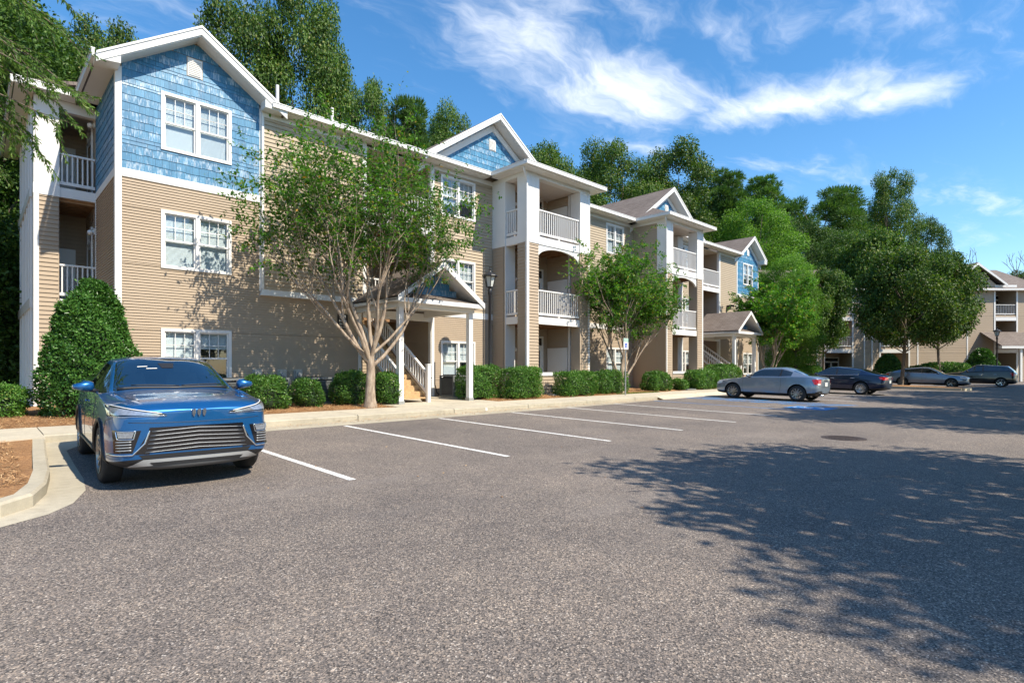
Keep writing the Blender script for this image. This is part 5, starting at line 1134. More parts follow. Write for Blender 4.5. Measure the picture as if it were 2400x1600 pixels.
line('boot_seam', 'r', [(-.56, .62), (.56, .62)], .005, 'blackplastic', 0); line('bumper_crease', 'r', [(-.7, .48), (.7, .48)], .008, M['paint_grey'], .0)
for s in (.35, .48): 
    m = MB(); m.tube([(s, 4.30, .27), (s, 4.44, .27)], .035, 10); m.build('exhaust', M['chrome'], root, True, False)
# ---- navy sedan, steel sedan, black crossover ----
SED = dict(L=4.90, W=1.84, H=1.45, zb=.18, h0=.80, h1=.93, b0=.96, b1=1.04, yc=1.38, yrf=2.20, yb=2.62, ye=3.72, zre=1.34, yd=4.42, zd=1.09, zt=1.06, fa=.96, ra=3.80, wr=.335, tumble=.57, spokes=10, twin=True, hmat=M['chrome'])
for nm, lab, paint_, x, y, rz in (('sedan_car', 'dark navy sedan with red tail lights parked beyond the slate coupe', M['paint_navy'], 33.85, 12.3, R(180)), ('sedan_car', 'steel blue sedan parked nose outward behind the tree island', M['paint_steel'], 50.0, 6.2, R(2))):
    SED['spokes'] = 8 if paint_ is M['paint_navy'] else 5; SED['twin'] = paint_ is M['paint_navy']; SED['rim'] = 'rim_silver' if paint_ is M['paint_navy'] else 'rim_grey'
    root, patch, line, hit, body = car(SED, nm, lab, (x, y, 0), rz, paint_); place(root, x, y, rz)
    for s in (-1, 1):
        q = [(s * .80, .94), (s * .34, .90), (s * .36, .80), (s * .78, .78)]; patch('tail_light', 'r', q if s > 0 else [q[1], q[0], q[3], q[2]], 'red', .008, 8, 4); patch('tail_light', s, [(4.58, .93), (4.82, .91), (4.82, .80), (4.64, .82)], 'red', .008, 6, 4)
        patch('headlight', s, [(.14, .70), (.50, .79), (.46, .70), (.16, .63)], 'white_plastic', .008, 6, 3); q = [(s * .80, .74), (s * .46, .72), (s * .46, .66), (s * .78, .66)]; patch('headlight', 'f', q if s < 0 else [q[1], q[0], q[3], q[2]], 'white_plastic', .008, 6, 3)
    g = patch('grille', 'f', [(-.42, .68), (.42, .68), (.40, .42), (-.40, .42)], 'gloss_black', .006, 10, 5); line('grille_bar', 'f', [(-.45, .70), (.45, .70)], .018, 'chrome', .01, g); line('bumper_trim', 'f', [(-.66, .36), (-.3, .30), (.3, .30), (.66, .36)], .014, 'chrome', .01)
    patch('number_plate', 'r', [(-.16, .76), (.16, .76), (.16, .62), (-.16, .62)], 'plate', .012, 3, 2)
    sides(patch, line, SED, [(2.48, .84), (3.42, .86)], [[(1.50, .30), (1.46, .60), (1.48, .94)], [(2.62, .30), (2.62, .98)], [(3.62, .36), (3.70, .70), (3.66, 1.0)], [(1.5, .28), (3.3, .28)]]); 
    for s in (-1, 1): line('window_chrome', s, [(1.75, .985), (2.62, 1.0), (3.7, 1.04)], .010, 'chrome', .004)
BLK = dict(L=4.30, W=1.78, H=1.65, zb=.22, h0=.95, h1=1.07, b0=1.08, b1=1.20, yc=1.15, yrf=1.90, yb=2.35, ye=3.80, zre=1.58, yd=4.14, zd=1.22, zt=1.12, fa=.88, ra=3.43, wr=.345, tumble=.62, spokes=5, twin=False, rim='rim_silver', hmat=M['chrome'])
root, patch, line, hit, body = car(BLK, 'crossover_car', 'black crossover parked nose in at the right edge', (55.6, 9.6, 0), R(180), M['paint_black']); place(root, 56.0, 8.5, R(180))
for s in (-1, 1):
    q = [(s * .78, 1.08), (s * .50, 1.06), (s * .52, .88), (s * .76, .84)]; patch('tail_light', 'r', q if s > 0 else [q[1], q[0], q[3], q[2]], 'red', .008, 6, 5); patch('tail_light', s, [(3.92, 1.10), (4.20, 1.04), (4.20, .86), (4.04, .86)], 'red', .008, 6, 4); line('roof_rail', 't', [(s * .56, 1.95), (s * .58, 2.8), (s * .55, 3.6)], .018, 'silverplastic', .03)
patch('number_plate', 'r', [(-.16, .86), (.16, .86), (.16, .72), (-.16, .72)], 'plate', .012, 3, 2); patch('rear_skid', 'r', [(-.55, .50), (.55, .50), (.50, .36), (-.50, .36)], 'silverplastic', .010, 8, 3); line('boot_chrome', 'r', [(-.4, .93), (.4, .93)], .018, 'chrome', .008)
sides(patch, line, BLK, [(2.25, .90), (3.1, .93)], [[(1.3, .34), (1.28, 1.06)], [(2.36, .34), (2.36, 1.08)], [(3.2, .42), (3.3, .8), (3.26, 1.1)]])
# ------------------------------------------------------------------ far building across the end of the lot (frame: along u, depth v)
UX, UY = 0.7218, -0.6921; VX, VY = 0.6921, 0.7218
D0 = 58.0
def uv(u, v): return (u * UX + v * VX, u * UY + v * VY)
o0 = uv(0, D0); FAR = Frame(o0, (UX, UY), (-VX, -VY))
FB2 = thing('apartment_building', 'shaded tan apartment building behind the trees at the end of the lot', 'building', (*uv(36, D0), .1))
zg = .15
def fpart(nm, a0, a1, z0, z1, o0, o1, mat='trim', par=FB2):
    m = MB(); m.fbox(FAR, a0, a1, z0, z1, o0, o1); return m.build(nm, M[mat], par)
def fr_at(out):
    p = FAR(0, 0, out); return Frame((p[0], p[1]), (UX, UY), (-VX, -VY))
bays = [(32.2, 35.0), (37.95, 40.8), (49.75, 51.9)]
ops = [(a, b, zf, zf + 2.75) for a, b in bays for zf in (.3, 3.6, 6.9)]
wf = sheath('front_wall', FAR, 28.36, 54, zg, 9.6, ops, FB2, M['siding'], .2); siding(FAR, 28.45, 54, zg, 9.5, ops, .20, wf, M['siding'], lip=.03)
for a, b in bays:
    for i, zf in enumerate((.3, 3.6, 6.9)):
        m = MB(); A = [FAR(a, zf, -.2), FAR(b, zf, -.2), FAR(b, zf + 2.75, -.2), FAR(a, zf + 2.75, -.2)]; B = [FAR(a, zf, -2.2), FAR(b, zf, -2.2), FAR(b, zf + 2.75, -2.2), FAR(a, zf + 2.75, -2.2)]
        m.add(A + B, [(4, 5, 6, 7), (0, 1, 5, 4), (1, 2, 6, 5), (2, 3, 7, 6), (3, 0, 4, 7)]); bay = m.build('balcony_recess', M['siding'], FB2)
        f2 = fr_at(-2.18); d0 = (a + b) / 2 - .4; m = MB(); m.fbox(f2, d0, d0 + 1.7, zf, zf + 2.35, 0, .06); dd = m.build('patio_door', M['trim'], bay)
        for k in range(2): m = MB(); m.fbox(f2, d0 + .12 + k * .82, d0 + .76 + k * .82, zf + .2, zf + 1.75, .061, .07); m.build('door_pane', M['tint'], dd)
        m = MB(); m.fbox(f2, d0 + .1, d0 + 1.6, zf + 1.9, zf + 2.22, .061, .07); m.build('transom', M['tint'], dd)
        fpart('balcony_beam', a - .05, b + .05, zf + 2.75, zf + 3.12, -.1, .06)
        if i:
            p, q = FAR(a, 0, -.05), FAR(b, 0, -.05); railing(p[:2], q[:2], zf + .1, zf + 1.12, FB2, .16)
    for s in (a - .15, b): fpart('corner_trim', s, s + .15, zg, 9.6, .0, .06)
for a in (28.30, 31.35, 36.2, 37.0, 41.7, 46.8): fpart('corner_trim', a, a + .13, zg, 9.6, 0, .05)
m = MB(); m.prism([FAR(28.3, zg, -.05), FAR(28.3, zg, -12), FAR(28.3, 9.6, -12), FAR(28.3, 9.6, -.05)], Vector(FAR(28.35, 0, 0)) - Vector(FAR(28.3, 0, 0))); m.build('end_wall', M['siding'], FB2)
def fr3(u, z, v): x, y = uv(u, D0 + v); return (x, y, z)
roof('main_roof', [fr3(27.8, 9.6, -.5), fr3(55, 9.6, -.5), fr3(55, 12.6, 6), fr3(27.8, 12.6, 6)], FB2); roof('main_roof', [fr3(27.8, 9.6, 12.5), fr3(55, 9.6, 12.5), fr3(55, 12.6, 6), fr3(27.8, 12.6, 6)], FB2)
fpart('gutter', 27.8, 55, 9.42, 9.6, .5, .62); fpart('eave_soffit', 27.8, 55, 9.40, 9.42, 0, .5, 'soffit')
for c in (47.6,):
    for s in (-1, 1): roof('roof_slope', [fr3(c, 12.3, -.5), fr3(c + s * 3.0, 10.1, -.5), fr3(c + s * 3.0, 10.1, 8), fr3(c, 12.3, 8)], FB2); m = MB(); m.prism([fr3(c, 12.25, -.55), fr3(c + s * 3, 10.05, -.55), fr3(c + s * 3, 9.82, -.55), fr3(c, 12.0, -.55)], Vector(fr3(0, 0, .06)) - Vector(fr3(0, 0, 0))); m.build('rake_board', M['trim'], FB2)
    g = MB(); g.prism([FAR(c - 2.8, 9.6, -.1), FAR(c + 2.8, 9.6, -.1), FAR(c, 11.9, -.1)], Vector(FAR(0, 0, .05)) - Vector(FAR(0, 0, -.1))); g.build('gable_wall', M['siding_cream'], FB2)
# portico of the far building
for a in (50.2, 53.2): fpart('portico_post', a, a + .2, zg, 3.5, 2.2, 2.4)
roof('portico_roof', [fr3(48.2, 3.7, -2.6), fr3(54, 3.7, -2.6), fr3(54, 5.2, -.02), fr3(48.2, 5.2, -.02)], FB2); fpart('portico_beam', 48.2, 54, 3.42, 3.66, 2.2, 2.6)
# ------------------------------------------------------------------ vegetation
def leaves(c, axis, nrm, L, Wd, fold=.25):
    n = len(c); axis = axis / np.linalg.norm(axis, axis=1, keepdims=True); s = np.cross(axis, nrm); s /= (np.linalg.norm(s, axis=1, keepdims=True) + 1e-9); up = np.cross(s, axis)
    L = np.broadcast_to(L, n)[:, None]; Wd = np.broadcast_to(Wd, n)[:, None]
    V = np.stack([c, c + axis * L * .5 + s * Wd * .5 + up * Wd * fold, c + axis * L, c + axis * L * .5 - s * Wd * .5 + up * Wd * fold], 1).reshape(-1, 3)
    i = np.arange(n)[:, None] * 4; F = np.concatenate([i + np.array([[0, 1, 2]]), i + np.array([[0, 2, 3]])], 1).reshape(-1, 3); return V, F
def rdir(r, n): v = r.normal(size=(n, 3)); return v / np.linalg.norm(v, axis=1, keepdims=True)
def limb(mb, p, q, r0, r1, bend, rr, n=6, seg=5):
    P = []; R_ = []; p = Vector(p); q = Vector(q); off = Vector((rr.uniform(-1, 1), rr.uniform(-1, 1), rr.uniform(-.3, .6))) * bend * (q - p).length
    for k in range(seg + 1):
        t = k / seg; P.append(p.lerp(q, t) + off * math.sin(math.pi * t)); R_.append(r0 + (r1 - r0) * t)
    mb.tube(P, R_, n, False); return P
def clump_tree(seed, H, cr, cb, ncl, nlf, leaf, kind='oak', tr=.28, spread=1.0, clump=.26, shape=1.0):
    """trunk with limbs and a crown of leaf clumps; returns two meshes"""
    rr = random.Random(seed); r = np.random.default_rng(seed); ch = H - cb; mb = MB()
    P = limb(mb, (0, 0, -.2), (rr.uniform(-.4, .4), rr.uniform(-.4, .4), cb + ch * .55), tr, tr * .35, .03, rr, 9, 8)
    mb.lathe([(tr * 1.7, -.2), (tr * 1.25, .15), (tr, .6)], (0, 0, 0), 9)
    C = []; Rc = []
    for k in range(ncl):
        u = (k + .5) / ncl; z = u; th = k * 2.399 + rr.uniform(-.5, .5)
        if kind == 'pine': prof = math.sqrt(max(0, 1 - ((z - .55) / .55) ** 2)) if shape < 1 else (1 - z * .75)
        else: prof = math.sqrt(max(0, 1 - ((z - .47) / .56) ** 2)) * rr.uniform(.8, 1.1)
        rad = cr * prof * rr.uniform(.45, 1.0); rc = cr * clump * rr.uniform(.75, 1.3) * (.65 + .5 * prof)
        C.append((rad * math.cos(th), rad * math.sin(th), cb + ch * z)); Rc.append(rc)
        if k % 2 == 0: limb(mb, P[min(8, 3 + int(5 * z))], (C[-1][0] * .9, C[-1][1] * .9, C[-1][2] - rc * .2), tr * .28, tr * .06, .10, rr, 5, 4)
    C = np.array(C); Rc = np.array(Rc); w = Rc ** 2; idx = r.choice(ncl, nlf, p=w / w.sum())
    d = rdir(r, nlf); d[:, 2] = np.where(d[:, 2] < -.2, d[:, 2] * .6, d[:, 2]); d /= np.linalg.norm(d, axis=1, keepdims=True)
    rad = Rc[idx] * (1 - .62 * r.random(nlf) ** 1.6) * (1 + .25 * np.sin(d[:, 0] * 7 + idx) * np.cos(d[:, 1] * 6 + idx * 2)); sq = np.array([1, 1, .72 if kind != 'pine' else .42])
    c = C[idx] + d * rad[:, None] * sq; c[:, 2] = np.maximum(c[:, 2], cb * .72)
    if kind == 'pine': ax = d + rdir(r, nlf) * .5 + np.array([0, 0, .5]); V, F = leaves(c, ax, rdir(r, nlf), leaf * r.uniform(.9, 1.6, nlf), leaf * .22)
    else: ax = rdir(r, nlf) * .8 + d * .5 + np.array([0, 0, -.25]); nm = d + rdir(r, nlf) * .7 + np.array([0, 0, .5]); V, F = leaves(c, ax, nm, leaf * r.uniform(.7, 1.3, nlf), leaf * .62)
    return mb, V, F
PROTO = {}
def proto(key, mat, bark='bark', **k):
    mb, V, F = clump_tree(**k); PROTO[key] = (mb.mesh('trunk', M[bark], True), mesh_np('crown', V, F, [M[mat]]))
proto('oak1', 'leaf_oak', seed=1, H=24, cr=6.2, cb=6, ncl=54, nlf=60000, leaf=.25, tr=.38, clump=.27)
proto('oak2', 'leaf_oak', seed=2, H=22, cr=5.6, cb=4, ncl=50, nlf=56000, leaf=.25, tr=.36, clump=.27)
proto('dark', 'leaf_dark', seed=3, H=22, cr=6.0, cb=3, ncl=66, nlf=64000, leaf=.22, tr=.36)
proto('bright', 'leaf_bright', seed=4, H=18, cr=4.6, cb=2, ncl=84, nlf=56000, leaf=.19, tr=.28, clump=.25)
proto('pine', 'leaf_pine', bark='bark', seed=5, H=24, cr=4.4, cb=9, ncl=46, nlf=40000, leaf=.42, kind='pine', tr=.30, clump=.28)
proto('umbrella', 'leaf_pine', seed=6, H=22, cr=5.2, cb=14.5, ncl=34, nlf=32000, leaf=.40, kind='pine', tr=.30, clump=.27, shape=.5)
proto('street', 'leaf_oak', seed=7, H=10.5, cr=4.6, cb=3.6, ncl=50, nlf=30000, leaf=.24, tr=.19, clump=.235)
proto('under', 'leaf_dark', seed=8, H=6, cr=2.8, cb=.3, ncl=40, nlf=24000, leaf=.15, tr=.08, clump=.32)
proto('shade', 'leaf_oak', seed=9, H=12, cr=4.6, cb=3.2, ncl=44, nlf=16000, leaf=.30, tr=.26, clump=.26)
def tree(key, name, label, cat, x, y, s=1., rz=0., z=.3, sxy=None, group=None):
    t = thing(name, label, cat, (x, y, z), rz, group); t.matrix_basis = Matrix.Translation((x, y, z)) @ Matrix.Rotation(rz, 4, 'Z') @ Matrix.Diagonal((sxy or s, sxy or s, s, 1)); tm, cm = PROTO[key]
    obj('trunk', tm, t, False); obj('crown', cm, t, False); return t
def pxy(px, Y):                                   # point on the ground plan seen in a given direction of view, at depth Y
    t = (px - 1200) / 1320.34; rx, ry = .7218 * t + .6921, -.6921 * t + .7218; d = Y / ry; return rx * d, d
def behind(px, Y, top): x, d = pxy(px, Y); return x, Y, 1.538 + (861 - top) * d / 1320.34
GT = 'woodland trees behind the building'
for key, nm, lab, px, Y, top, hk, k2, rz in (
    ('dark', 'oak_tree', 'tall dark oak at the far left edge behind the balconies', -55, 36, -25, 22, .80, .4), ('oak2', 'oak_tree', 'oak showing left of the first blue gable', 235, 37, 72, 22, .55, 2.0),
    ('oak1', 'oak_tree', 'tall broad oak towering behind the first blue gable', 722, 37, 2, 24, .54, 1.2), ('oak2', 'oak_tree', 'oak crown just right of the first gable peak', 585, 38, 22, 22, .55, 4.0),
    ('oak2', 'oak_tree', 'pale green tree above the crape myrtle top', 868, 40, 205, 22, .42, 3.1), ('pine', 'pine_tree', 'dark pine left of the middle blue gable', 960, 38, 236, 24, .70, .9), ('oak1', 'oak_tree', 'small leafy crown left of the middle blue gable', 1050, 40, 265, 24, .50, 5.2),
    ('oak2', 'oak_tree', 'oak crown peeking out right of the middle blue gable', 1275, 38, 354, 22, .72, 2.5), ('oak1', 'oak_tree', 'rounded oak between the middle and the third gable', 1425, 38, 347, 24, .80, 3.9),
    ('oak2', 'oak_tree', 'oak crown right behind the third gable', 1578, 38, 357, 22, .85, .3), ('pine', 'pine_tree', 'twin topped dark pine right of the third gable', 1700, 40, 408, 24, 1.0, 2.2), ('pine', 'pine_tree', 'dark pine beside the twin topped pine', 1788, 42, 420, 24, 1.0, 4.4),
    ('bright', 'sweetgum_tree', 'bright green tree behind the end gable', 1765, 30, 480, 18, .95, 1.0), ('bright', 'sweetgum_tree', 'bright green tree right of the end gable', 1850, 19.5, 605, 18, 1.0, 3.0), ('umbrella', 'pine_tree', 'flat topped umbrella pine against the sky', 1925, 52, 462, 22, 1.0, .7),
    ('dark', 'oak_tree', 'dark tree under the umbrella pine', 1960, 44, 545, 22, 1.0, 1.9), ('oak1', 'oak_tree', 'tall airy tree right of the umbrella pine', 2085, 40, 412, 24, .52, 2.8)):
    x, y, zt = behind(px, Y, top); s = (zt - .3) / hk; tree(key, nm, lab, 'tree', x, y, s, rz, group=GT, sxy=s * k2)
for px, Y, top, k, hk, k2, l in ((1500, 46, 430, 'dark', 22, .9, 'dark tree filling the gap behind the third gable'), (1640, 48, 440, 'dark', 22, .9, 'dark tree between the third gable and the pines'), (1340, 46, 410, 'oak2', 22, .8, 'oak low behind the first tower roof'), (1870, 50, 520, 'dark', 22, .9, 'dark tree left of the umbrella pine'), (2010, 52, 520, 'oak2', 22, .9, 'oak right under the umbrella pine'), (1000, 46, 320, 'dark', 22, .8, 'dark tree low behind the pine by the middle gable'), (2165, 62, 520, 'dark', 22, .7, 'dark tree right of the tall airy tree')):
    x, y, zt = behind(px, Y, top); s = (zt - .3) / hk; tree(k, 'oak_tree', l, 'tree', x, y, s, px * .7, group=GT, sxy=s * k2)
for px, Y, k, s in ((15, 35, 'under', 1.3), (70, 41, 'dark', .75), (-40, 34, 'dark', .8), (30, 46, 'oak1', .8), (140, 42, 'dark', .9), (-90, 30, 'under', 1.2)):
    x, d = pxy(px, Y); tree(k, 'understorey_tree' if k == 'under' else 'oak_tree', {15: 'low leafy understorey tree left of the balcony stack', 70: 'dark oak close behind the balcony stack', -40: 'dark oak at the left edge beside the understorey', 30: 'oak deep in the woods at the left edge', 140: 'dark oak behind the left eave', -90: 'low leafy tree at the left picture edge', -400: 'dark oak left of the building, nearest the lot', -330: 'dark oak left of the building, second in line', -260: 'dark oak left of the building, farthest back'}[px], 'tree', x, Y, s, px * .1, group=GT)
for x, y, s_, l in ((-9.0, 23.5, .8, 'dark oak left of the building, nearest the lot'), (-8.2, 30.5, .85, 'dark oak left of the building, farther back')): tree('dark', 'oak_tree', l, 'tree', x, y, s_, x, group=GT)  # unseen oaks added to keep sky light off the white balcony flank
# trees at the end of the lot, in front of the far building
GE = 'trees at the end of the parking lot'
for key, lab, px, dist, top, hk, k2, rz in (
    ('street', 'broad oak with a pale straight trunk in the parking island', 2112, 0, 600, 10.5, .80, .5), ('street', 'oak behind the parking island with a dark trunk', 2050, 60, 555, 10.5, .62, 2.0), ('street', 'small multi stemmed tree before the far building, rightmost of the row', 2205, 52, 600, 10.5, .66, 3.6),
    ('street', 'leafy tree before the far building, leftmost of the row', 1930, 50, 640, 10.5, .62, 5.0), ('bright', 'bright green tree close beside the end gable', 1868, 44, 640, 18, .95, 2.9), ('dark', 'dark tree filling the gap left of the far building', 1990, 75, 560, 22, 1.1, 4.2), ('oak2', 'far tree at the right picture edge', 2395, 95, 640, 22, 1.2, 1.1), ('dark', 'far tree behind the roof at the right', 2335, 105, 655, 22, 1.3, 3.3)):
    t = (px - 1200) / 1320.34; d = dist if dist else 40.3; x, y = (.7218 * t + .6921) * d, (-.6921 * t + .7218) * d; zt = 1.538 + (861 - top) * d / 1320.34; s = (zt - .2) / hk; tree(key, 'oak_tree' if key != 'bright' else 'sweetgum_tree', lab, 'tree', x, y, s, rz, .2, s * k2, GE)
# trees across the lot that shade the asphalt, out of the picture to the right and behind
GS = 'shade trees along the near side of the lot'
for i, (x, y, s, k) in enumerate(((9.7, -4.4, .8, .95), (6.2, -8.3, .8, .8), (22.8, -4.1, 1.0, .92), (31.5, -4.4, 1.0, 1.05), (41, -4.2, 1.0, 1.1), (51, -5, 1.1, 1.1), (17.5, -15, 1.1, 1.1), (62, -6, 1.1, 1.1))):
    tree('shade', 'oak_tree', ['shade tree nearest the camera, casting the dappled shadow', 'smaller shade tree behind the camera', 'shade tree beyond the manhole', 'shade tree opposite the hatched aisle', 'shade tree opposite the navy sedan', 'shade tree opposite the steel sedan', 'taller shade tree in the second row', 'shade tree farthest along the lot'][i], 'tree', x, y, s, i * 1.3, lot(y), s * k, GS)
# bare tree above the far roof
def bare(x, y, z, h, seed):
    rr = random.Random(seed); mb = MB()
    def grow(p, d, l, r, n):
        q = p + d * l; P = limb(mb, p, q, r, r * .62, .06, rr, 5, 3)
        if n:
            for k in range(rr.choice((2, 3))): nd = (d + Vector((rr.uniform(-.7, .7), rr.uniform(-.7, .7), rr.uniform(-.1, .5)))).normalized(); grow(P[-1], nd, l * rr.uniform(.62, .82), r * .6, n - 1)
    grow(Vector((0, 0, 0)), Vector((0, 0, 1)), h * .34, h * .017, 5); t = thing('bare_tree', 'leafless tree standing against the sky above the far roof', 'tree', (x, y, z)); mb.build('branches', M['bark'], t, True, False)
t_ = (2325 - 1200) / 1320.34; bare((.7218 * t_ + .6921) * 85, (-.6921 * t_ + .7218) * 85, .3, 19, 12)
# hanging moss on the island oak
def moss(px, d, ztop, n, label, seed):
    r = np.random.default_rng(seed); t = (px - 1200) / 1320.34; x, y = (.7218 * t + .6921) * d, (-.6921 * t + .7218) * d; c = np.stack([x + r.normal(0, .35, n), y + r.normal(0, .35, n), ztop - r.random(n) * 1.4 * r.random(n)], 1)
    V, F = leaves(c, np.tile([[0, 0, -1.]], (n, 1)) + rdir(r, n) * .15, rdir(r, n), r.uniform(.15, .35, n), .02); tag(obj('hanging_moss', mesh_np('hanging_moss', V, F, [M['moss']])), label, 'moss')
moss(2150, 39.5, 4.2, 500, 'pale moss hanging under the island oak branch', 1); moss(2108, 39.8, 5.6, 300, 'pale moss strand hanging beside the island oak trunk', 2); moss(2192, 51, 4.4, 400, 'pale moss hanging in the rightmost small tree', 3)
# ---- crape myrtles: grown branch by branch ----
def myrtle(name, label, x, y, z, H, seed, stems, spreadx, nleafscale=1., flowers=0, lean=(0, 0), trunk=(.16, 1.45), leafL=.075, density=1.0):
    rr = random.Random(seed); r = np.random.default_rng(seed); mb = MB(); tips = []
    th0, th = trunk; root = thing(name, label, 'tree', (x, y, z))
    mb.lathe([(th0 * 1.7, -.1), (th0 * 1.35, .05), (th0 * 1.05, .25), (th0 * .95, .6)], (0, 0, 0), 12)
    base = [Vector((0, 0, .5)), Vector((.02, 0, th * .7)), Vector((0, 0, th))]
    mb.tube([Vector((0, 0, 0))] + base, [th0 * 1.02, th0 * .95, th0 * .86, th0 * .78], 12, False)
    def branch(p, d, l, rad, lev):
        P = [p]; R_ = [rad]; n = 6 if lev < 2 else 5; q = p.copy(); dd = d.copy()
        for k in range(n):
            dd = (dd + Vector((rr.uniform(-.16, .16), rr.uniform(-.16, .16), (.10 if lev < 3 else -.11)))).normalized(); q = q + dd * l / n; P.append(q.copy()); R_.append(rad * (1 - .55 * (k + 1) / n))
        mb.tube(P, R_, 7 if lev < 2 else (5 if lev < 3 else 3), False)
        if lev >= 3: tips.append(P)
        elif lev == 2: tips.append(P[4:])
        if lev < 4:
            m = {0: 4, 1: 4, 2: 4, 3: 3}[lev]; cnt = m if density >= 1 else max(2, int(m * density + .5))
            for k in range(cnt):
                t = (.35 if lev < 1 else .2) + (.65 if lev < 1 else .8) * (k + rr.random()) / cnt; i = min(n - 1, int(t * n)); a = rr.uniform(0, 6.283); sp = (.35, .45, .6, .8)[lev]
                nd = (dd + Vector((math.cos(a) * spreadx, math.sin(a) * .8 * spreadx, rr.uniform(-.55, .35))) * sp).normalized(); branch(P[i + 1 if i + 1 < len(P) else -1], nd, l * rr.uniform(.52, .78) * (1.0 if lev < 2 else .9), R_[i] * .62, lev + 1)
            if lev in (1, 2): branch(P[-1], (dd + Vector((rr.uniform(-.2, .2), rr.uniform(-.2, .2), .1))).normalized(), l * .75, R_[-1] * .9, lev + 1)
    for (a, tilt, l, rad, h0) in stems:
        d = Vector((math.cos(a) * math.sin(tilt) + lean[0], math.sin(a) * math.sin(tilt) * .85 + lean[1], math.cos(tilt))).normalized(); branch(Vector((0, 0, h0)), d, l, rad, 0)
    mb.build('trunk', M['bark_myrtle'], root, True, False)
    c = []; ax = []
    for P in tips:
        L = sum((b - a).length for a, b in zip(P, P[1:])); n = int(L / .026 * nleafscale * rr.choice((.2, .7, 1.3, 2.0)))
        for k in range(n):
            t = rr.random() ** .8 * (len(P) - 1); i = min(len(P) - 2, int(t)); q = P[i].lerp(P[i + 1], t - i); d = (P[i + 1] - P[i]).normalized(); c.append(q); ax.append(d)
    c = np.array(c); ax = np.array(ax); n = len(c); side = rdir(r, n); side -= ax * (side * ax).sum(1, keepdims=True); side /= np.linalg.norm(side, axis=1, keepdims=True)
    V, F = leaves(c + side * .01, side + ax * .5 + np.array([0, 0, -.25]), rdir(r, n) * .6 + np.array([0, 0, 1.]), leafL * r.uniform(.7, 1.3, n), leafL * .55)
    obj('crown', mesh_np('crown', V, F, [M['leaf_myrtle']]), root, False)
    if flowers:
        top = sorted(tips, key=lambda P: -P[-1].z)[:120]; pk = rr.sample(top, flowers)
        for P in pk:
            m2 = 110; cc = np.array(P[-1]) + r.normal(0, .06, (m2, 3)) * np.array([1, 1, 1.5]); V, F = leaves(cc, rdir(r, m2), rdir(r, m2), .035, .03); obj('blossom', mesh_np('blossom', V, F, [M['flower']]), root, False)
    return n
zb_ = zbed(0, 15) + .0
n1 = myrtle('crape_myrtle', 'large open crape myrtle with pale smooth trunk before the first stairwell', 8.43, 14.79, zb_, 9.2, 11,
    [(2.9, .72, 3.0, .07, 1.25), (3.5, .34, 3.1, .075, 1.35), (.3, .46, 3.0, .075, 1.30), (-.2, .95, 3.1, .06, 1.15), (1.6, .20, 3.2, .07, 1.4), (-1.7, .42, 2.7, .065, 1.35), (4.0, .65, 2.7, .055, 1.3), (3.1, 1.0, 2.9, .055, 1.4), (.1, 1.05, 2.4, .05, 1.5)], 1.35, .34, 0, (0, 0), (.145, 1.5), .112)
n2 = myrtle('crape_myrtle', 'dense crape myrtle with slim stems behind the parking sign', 21.2, 15.0, zb_, 7.8, 23,
    [(2.7, .55, 2.7, .07, .3), (3.6, .25, 2.8, .07, .3), (.3, .45, 2.8, .07, .3), (-.6, .60, 2.6, .06, .3), (1.4, .30, 2.8, .06, .3), (-1.6, .40, 2.7, .06, .3), (0.2, .85, 2.6, .05, .3)], 1.15, .6, 2, (0.02, 0), (.13, .4), .115)
n3 = myrtle('crape_myrtle', 'crape myrtle with several pale stems in front of the end gable', 37.5, 14.9, .3, 6.6, 37,
    [(2.6, .60, 2.6, .07, .3), (3.8, .35, 2.7, .07, .3), (.2, .60, 2.6, .07, .3), (-.8, .55, 2.5, .06, .3), (1.4, .30, 2.7, .06, .3)], 1.2, .8, 0, (0, 0), (.14, .5), .15)
